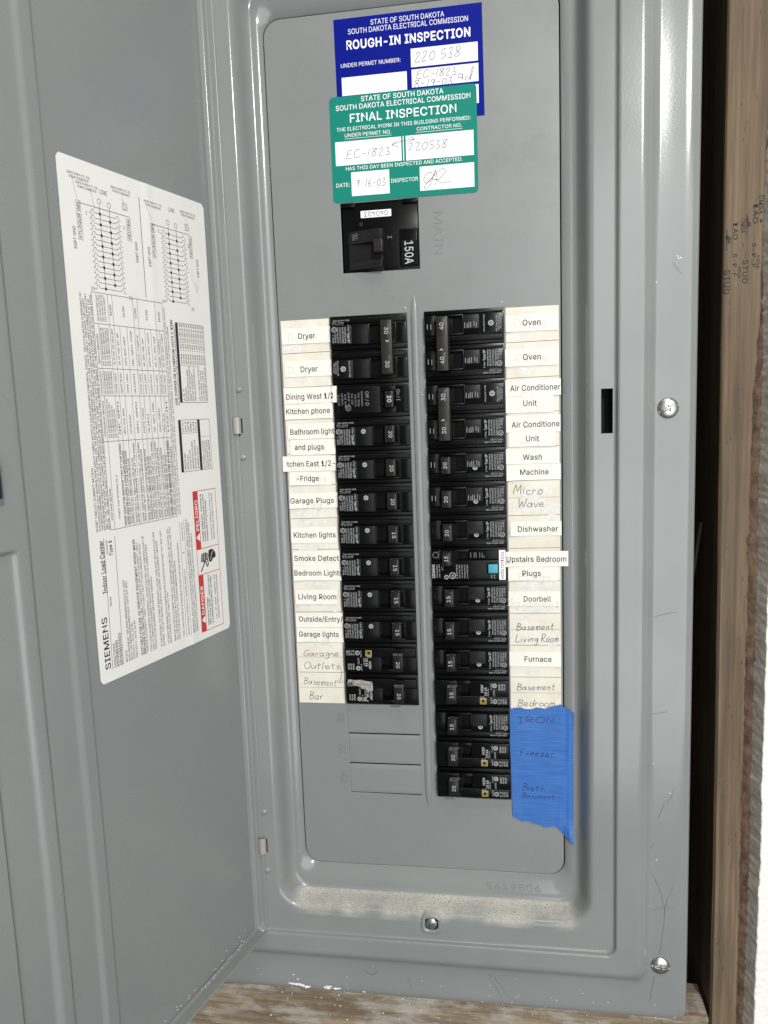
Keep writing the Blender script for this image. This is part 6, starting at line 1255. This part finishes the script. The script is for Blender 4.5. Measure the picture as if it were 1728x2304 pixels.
stamp('CMSA', 232.8, 48.5, 2.6, 10); stamp('1AO', 227.6, 45, 3.2, 11.5); stamp('STUD', 234.8, 17, 3.6, 16.5); stamp('S-P-F', 227.8, 22, 2.4, 16); stamp('HIGA', 230.8, 16.5, 1.9, 8)
stamp('STUD', 222.8, 10.5, 3.6, 17); stamp('1AO', 240.8, 56, 3.4, 13); stamp('S-P-F', 240.4, 28, 2.4, 17); stamp('CMSA', 244.4, 62, 2.6, 13); stamp('HIGA', 243.2, 23, 2.0, 9)
for x, z in ((235.6, 50), (222.6, 40)):
    bm = bmesh.new(); ribbon(bm, [(x-238-.6, z+7), (x-238-.6, z-8)], .5, .06, False); blob(bm, x-238+.6, z, 1.4, 3.0, .06, int(z), 12, .6); link('mill_stamp', to_mesh('mill_stamp', bm, M_stamp), st)
bm = bmesh.new(); blob(bm, 244.6-238, 51, .8, 1.6, .06, 4, 8)
for i in range(46): blob(bm, random.uniform(-14, 6), random.uniform(-560, 200), .25, random.uniform(.5, 2.8), .05, i, 8, .5)
link('wood_flecks', to_mesh('wood_flecks', bm, M_stamp), st, kind='stuff')
# adhesive bead between stud and drywall
bm = bmesh.new(); n = 420; m_ = 8; R_ = []
for j in range(n+1):
    z = -680+960*j/n
    grow = ss(60, -120, z); xl = 247.2-238-5.4*grow+1.6*mnoise.noise(Vector((1, 0, z/28)))+.9*mnoise.noise(Vector((1, 7, z/6))); xr = 14.5
    R_.append([bm.verts.new((xl+(xr-xl)*i/m_, -(.1+(2.0+2.0*mnoise.noise(Vector((i*.9, 4, z/5))))*math.sin(math.pi*min(1, (i+.02)/m_*1.4)*.75)), z)) for i in range(m_+1)])
for j in range(n):
    for i in range(m_): bm.faces.new((R_[j][i], R_[j][i+1], R_[j+1][i+1], R_[j+1][i]))
bmesh.ops.recalc_face_normals(bm, faces=bm.faces[:])
if sum(f.normal.y for f in bm.faces) > 0: bmesh.ops.reverse_faces(bm, faces=bm.faces[:])
link('adhesive_bead', to_mesh('adhesive_bead', bm, M_glue, True), st)
# drywall
dw = empty('drywall', (300, 0, 0)); tag(dw, 'white textured drywall with a rough cut edge at the far right', 'wall')
def edge_x(z): return 250.6+.9*ss(60, -60, z)-1.0*ss(60, 140, z)*-1+1.3*mnoise.noise(Vector((0, 0, z/55)))+.8*mnoise.noise(Vector((5, 0, z/12)))+.45*mnoise.noise(Vector((9, 0, z/3)))-.9*ss(-440, -560, z)
bm = bmesh.new(); n = 900; Fr = []; 
XS = [0, .5, 1.2, 2.5, 5, 10, 20, 40, 100, 400]
for j in range(n+1):
    z = -760+1400*j/n; ex = edge_x(z)
    row = []
    for i, dx in enumerate(XS):
        rough_ = .55*mnoise.noise(Vector((ex+dx, 0, z))*.35)+.35*mnoise.noise(Vector((ex+dx, 3, z))*.12)
        row.append(bm.verts.new((ex+dx-300, .6 if i == 0 else -rough_-.2, z)))
    Fr.append(row)
for j in range(n):
    for i in range(len(XS)-1): bm.faces.new((Fr[j][i], Fr[j][i+1], Fr[j+1][i+1], Fr[j+1][i]))
link('paper_face', to_mesh('paper_face', bm, M_drywall, True), dw)
bm = bmesh.new(); E2 = []
for j in range(n+1):
    z = -760+1400*j/n; ex = edge_x(z)
    E2.append([bm.verts.new((ex-300+(.0 if k == 0 else -4.4*k/5+.8*mnoise.noise(Vector((k*2, 0, z/3.1)))*(1 if k < 5 else .3)), .6+14.0*k/5, z)) for k in range(6)])
for j in range(n):
    for k in range(5): bm.faces.new((E2[j][k], E2[j+1][k], E2[j+1][k+1], E2[j][k+1]))
bmesh.ops.recalc_face_normals(bm, faces=bm.faces[:])
link('broken_edge', to_mesh('broken_edge', bm, M_core, True), dw)
# board below
bd = empty('blocking_board', (0, 8, -566)); tag(bd, 'rough weathered horizontal board with plaster crumbs directly below the panel', 'board')
bm = bmesh.new(); nx, nz = 240, 40; G = []
for j in range(nz+1):
    row = []
    for i in range(nx+1):
        x = -420+639*i/nx; z = -85*j/nz
        d = 1.5*mnoise.noise(Vector((x/60, 0, z/5)))+1.0*mnoise.noise(Vector((x/9, 4, z/4)))+.5*mnoise.noise(Vector((x/3, 8, z/2)))
        row.append(bm.verts.new((x, -d-(-2.5 if j == 0 else 0), z+(0 if j else .9*mnoise.noise(Vector((x/20, 1, 1)))))))
    G.append(row)
for j in range(nz):
    for i in range(nx): bm.faces.new((G[j][i], G[j+1][i], G[j+1][i+1], G[j][i+1]))
tb = [bm.verts.new((v.co.x, 38, v.co.z)) for v in G[0]]
for i in range(nx): bm.faces.new((G[0][i], G[0][i+1], tb[i+1], tb[i]))
bmesh.ops.recalc_face_normals(bm, faces=bm.faces[:])
if sum(f.normal.y for f in bm.faces if abs(f.normal.y) > .5) > 0: bmesh.ops.reverse_faces(bm, faces=bm.faces[:])
link('timber', to_mesh('timber', bm, M_board, True, 40), bd)
bm = bmesh.new()
for i in range(260):
    x = random.uniform(-160, 200); z = random.uniform(-48, -1); r = random.choice((.22, .28, .35, .6))
    dome(bm, x, .6+random.uniform(-.3, .8), z, r*random.uniform(.7, 1.5), r, r*random.uniform(.6, 1.2), 6, 2)
link('plaster_crumbs', to_mesh('plaster_crumbs', bm, M_splat), bd, kind='stuff')
# stud bay, its shade put in as near-black colour
bm = bmesh.new(); box(bm, -420, 460, -125, -110, -760, 640); box(bm, -420, 216, -110, -40, -780, -650)
o = link('stud_bay', to_mesh('stud_bay', bm, M_dark)); o['kind'] = 'structure'
# a grey cable hanging in the bay and a loose scrap of insulation
bm = bmesh.new(); pts = [(215, -190), (208, -222), (200, -262), (194, -320)]; 
def tube(bm, p, r, n=8):
    rs = []
    for i, c in enumerate(p):
        a = Vector(p[max(i-1, 0)]); b = Vector(p[min(i+1, len(p)-1)]); d = (b-a).normalized(); s = d.cross(Vector((0, 1, 0))).normalized(); t = d.cross(s)
        rs.append([bm.verts.new(Vector(c)+s*r*math.cos(2*math.pi*k/n)+t*r*math.sin(2*math.pi*k/n)) for k in range(n)])
    for a, b in zip(rs[:-1], rs[1:]):
        for k in range(n): bm.faces.new((a[k], a[(k+1) % n], b[(k+1) % n], b[k]))
    bmesh.ops.recalc_face_normals(bm, faces=bm.faces[:])
tube(bm, [(219, 60, -170), (214, 58, -205), (207, 58, -245), (200, 60, -300), (197, 70, -360)], 1.6)
o = link('cable', to_mesh('cable', bm, mat('grey_cable', (0.05, 0.05, 0.05), 0.6), True)); tag(o, 'thin grey cable slanting through the dark gap beside the stud', 'cable')

bm = bmesh.new(); R_ = []
for j in range(15):
    z = -325-78*j/14; rr = 5+2.2*mnoise.noise(Vector((0, 2, z/9)))-3*(1 if j in (0, 14) else 0)
    R_.append([bm.verts.new((205+(rr+1.2*mnoise.noise(Vector((k, 1, z/5))))*math.cos(2*math.pi*k/12), 82+(rr+1.5*mnoise.noise(Vector((k, 6, z/5))))*math.sin(2*math.pi*k/12), z)) for k in range(12)])
for a, b in zip(R_[:-1], R_[1:]):
    for k in range(12): bm.faces.new((a[k], a[(k+1) % 12], b[(k+1) % 12], b[k]))
bm.faces.new(R_[0]); bm.faces.new(R_[-1][::-1]); bmesh.ops.recalc_face_normals(bm, faces=bm.faces[:])
o = link('insulation_scrap', to_mesh('insulation_scrap', bm, mat('dusty_pink_insulation', (0.22, 0.15, 0.13), 0.95, bump=(500, 1, 1.5)), True)); tag(o, 'dim pinkish scrap of insulation deep in the dark gap beside the panel', 'insulation')
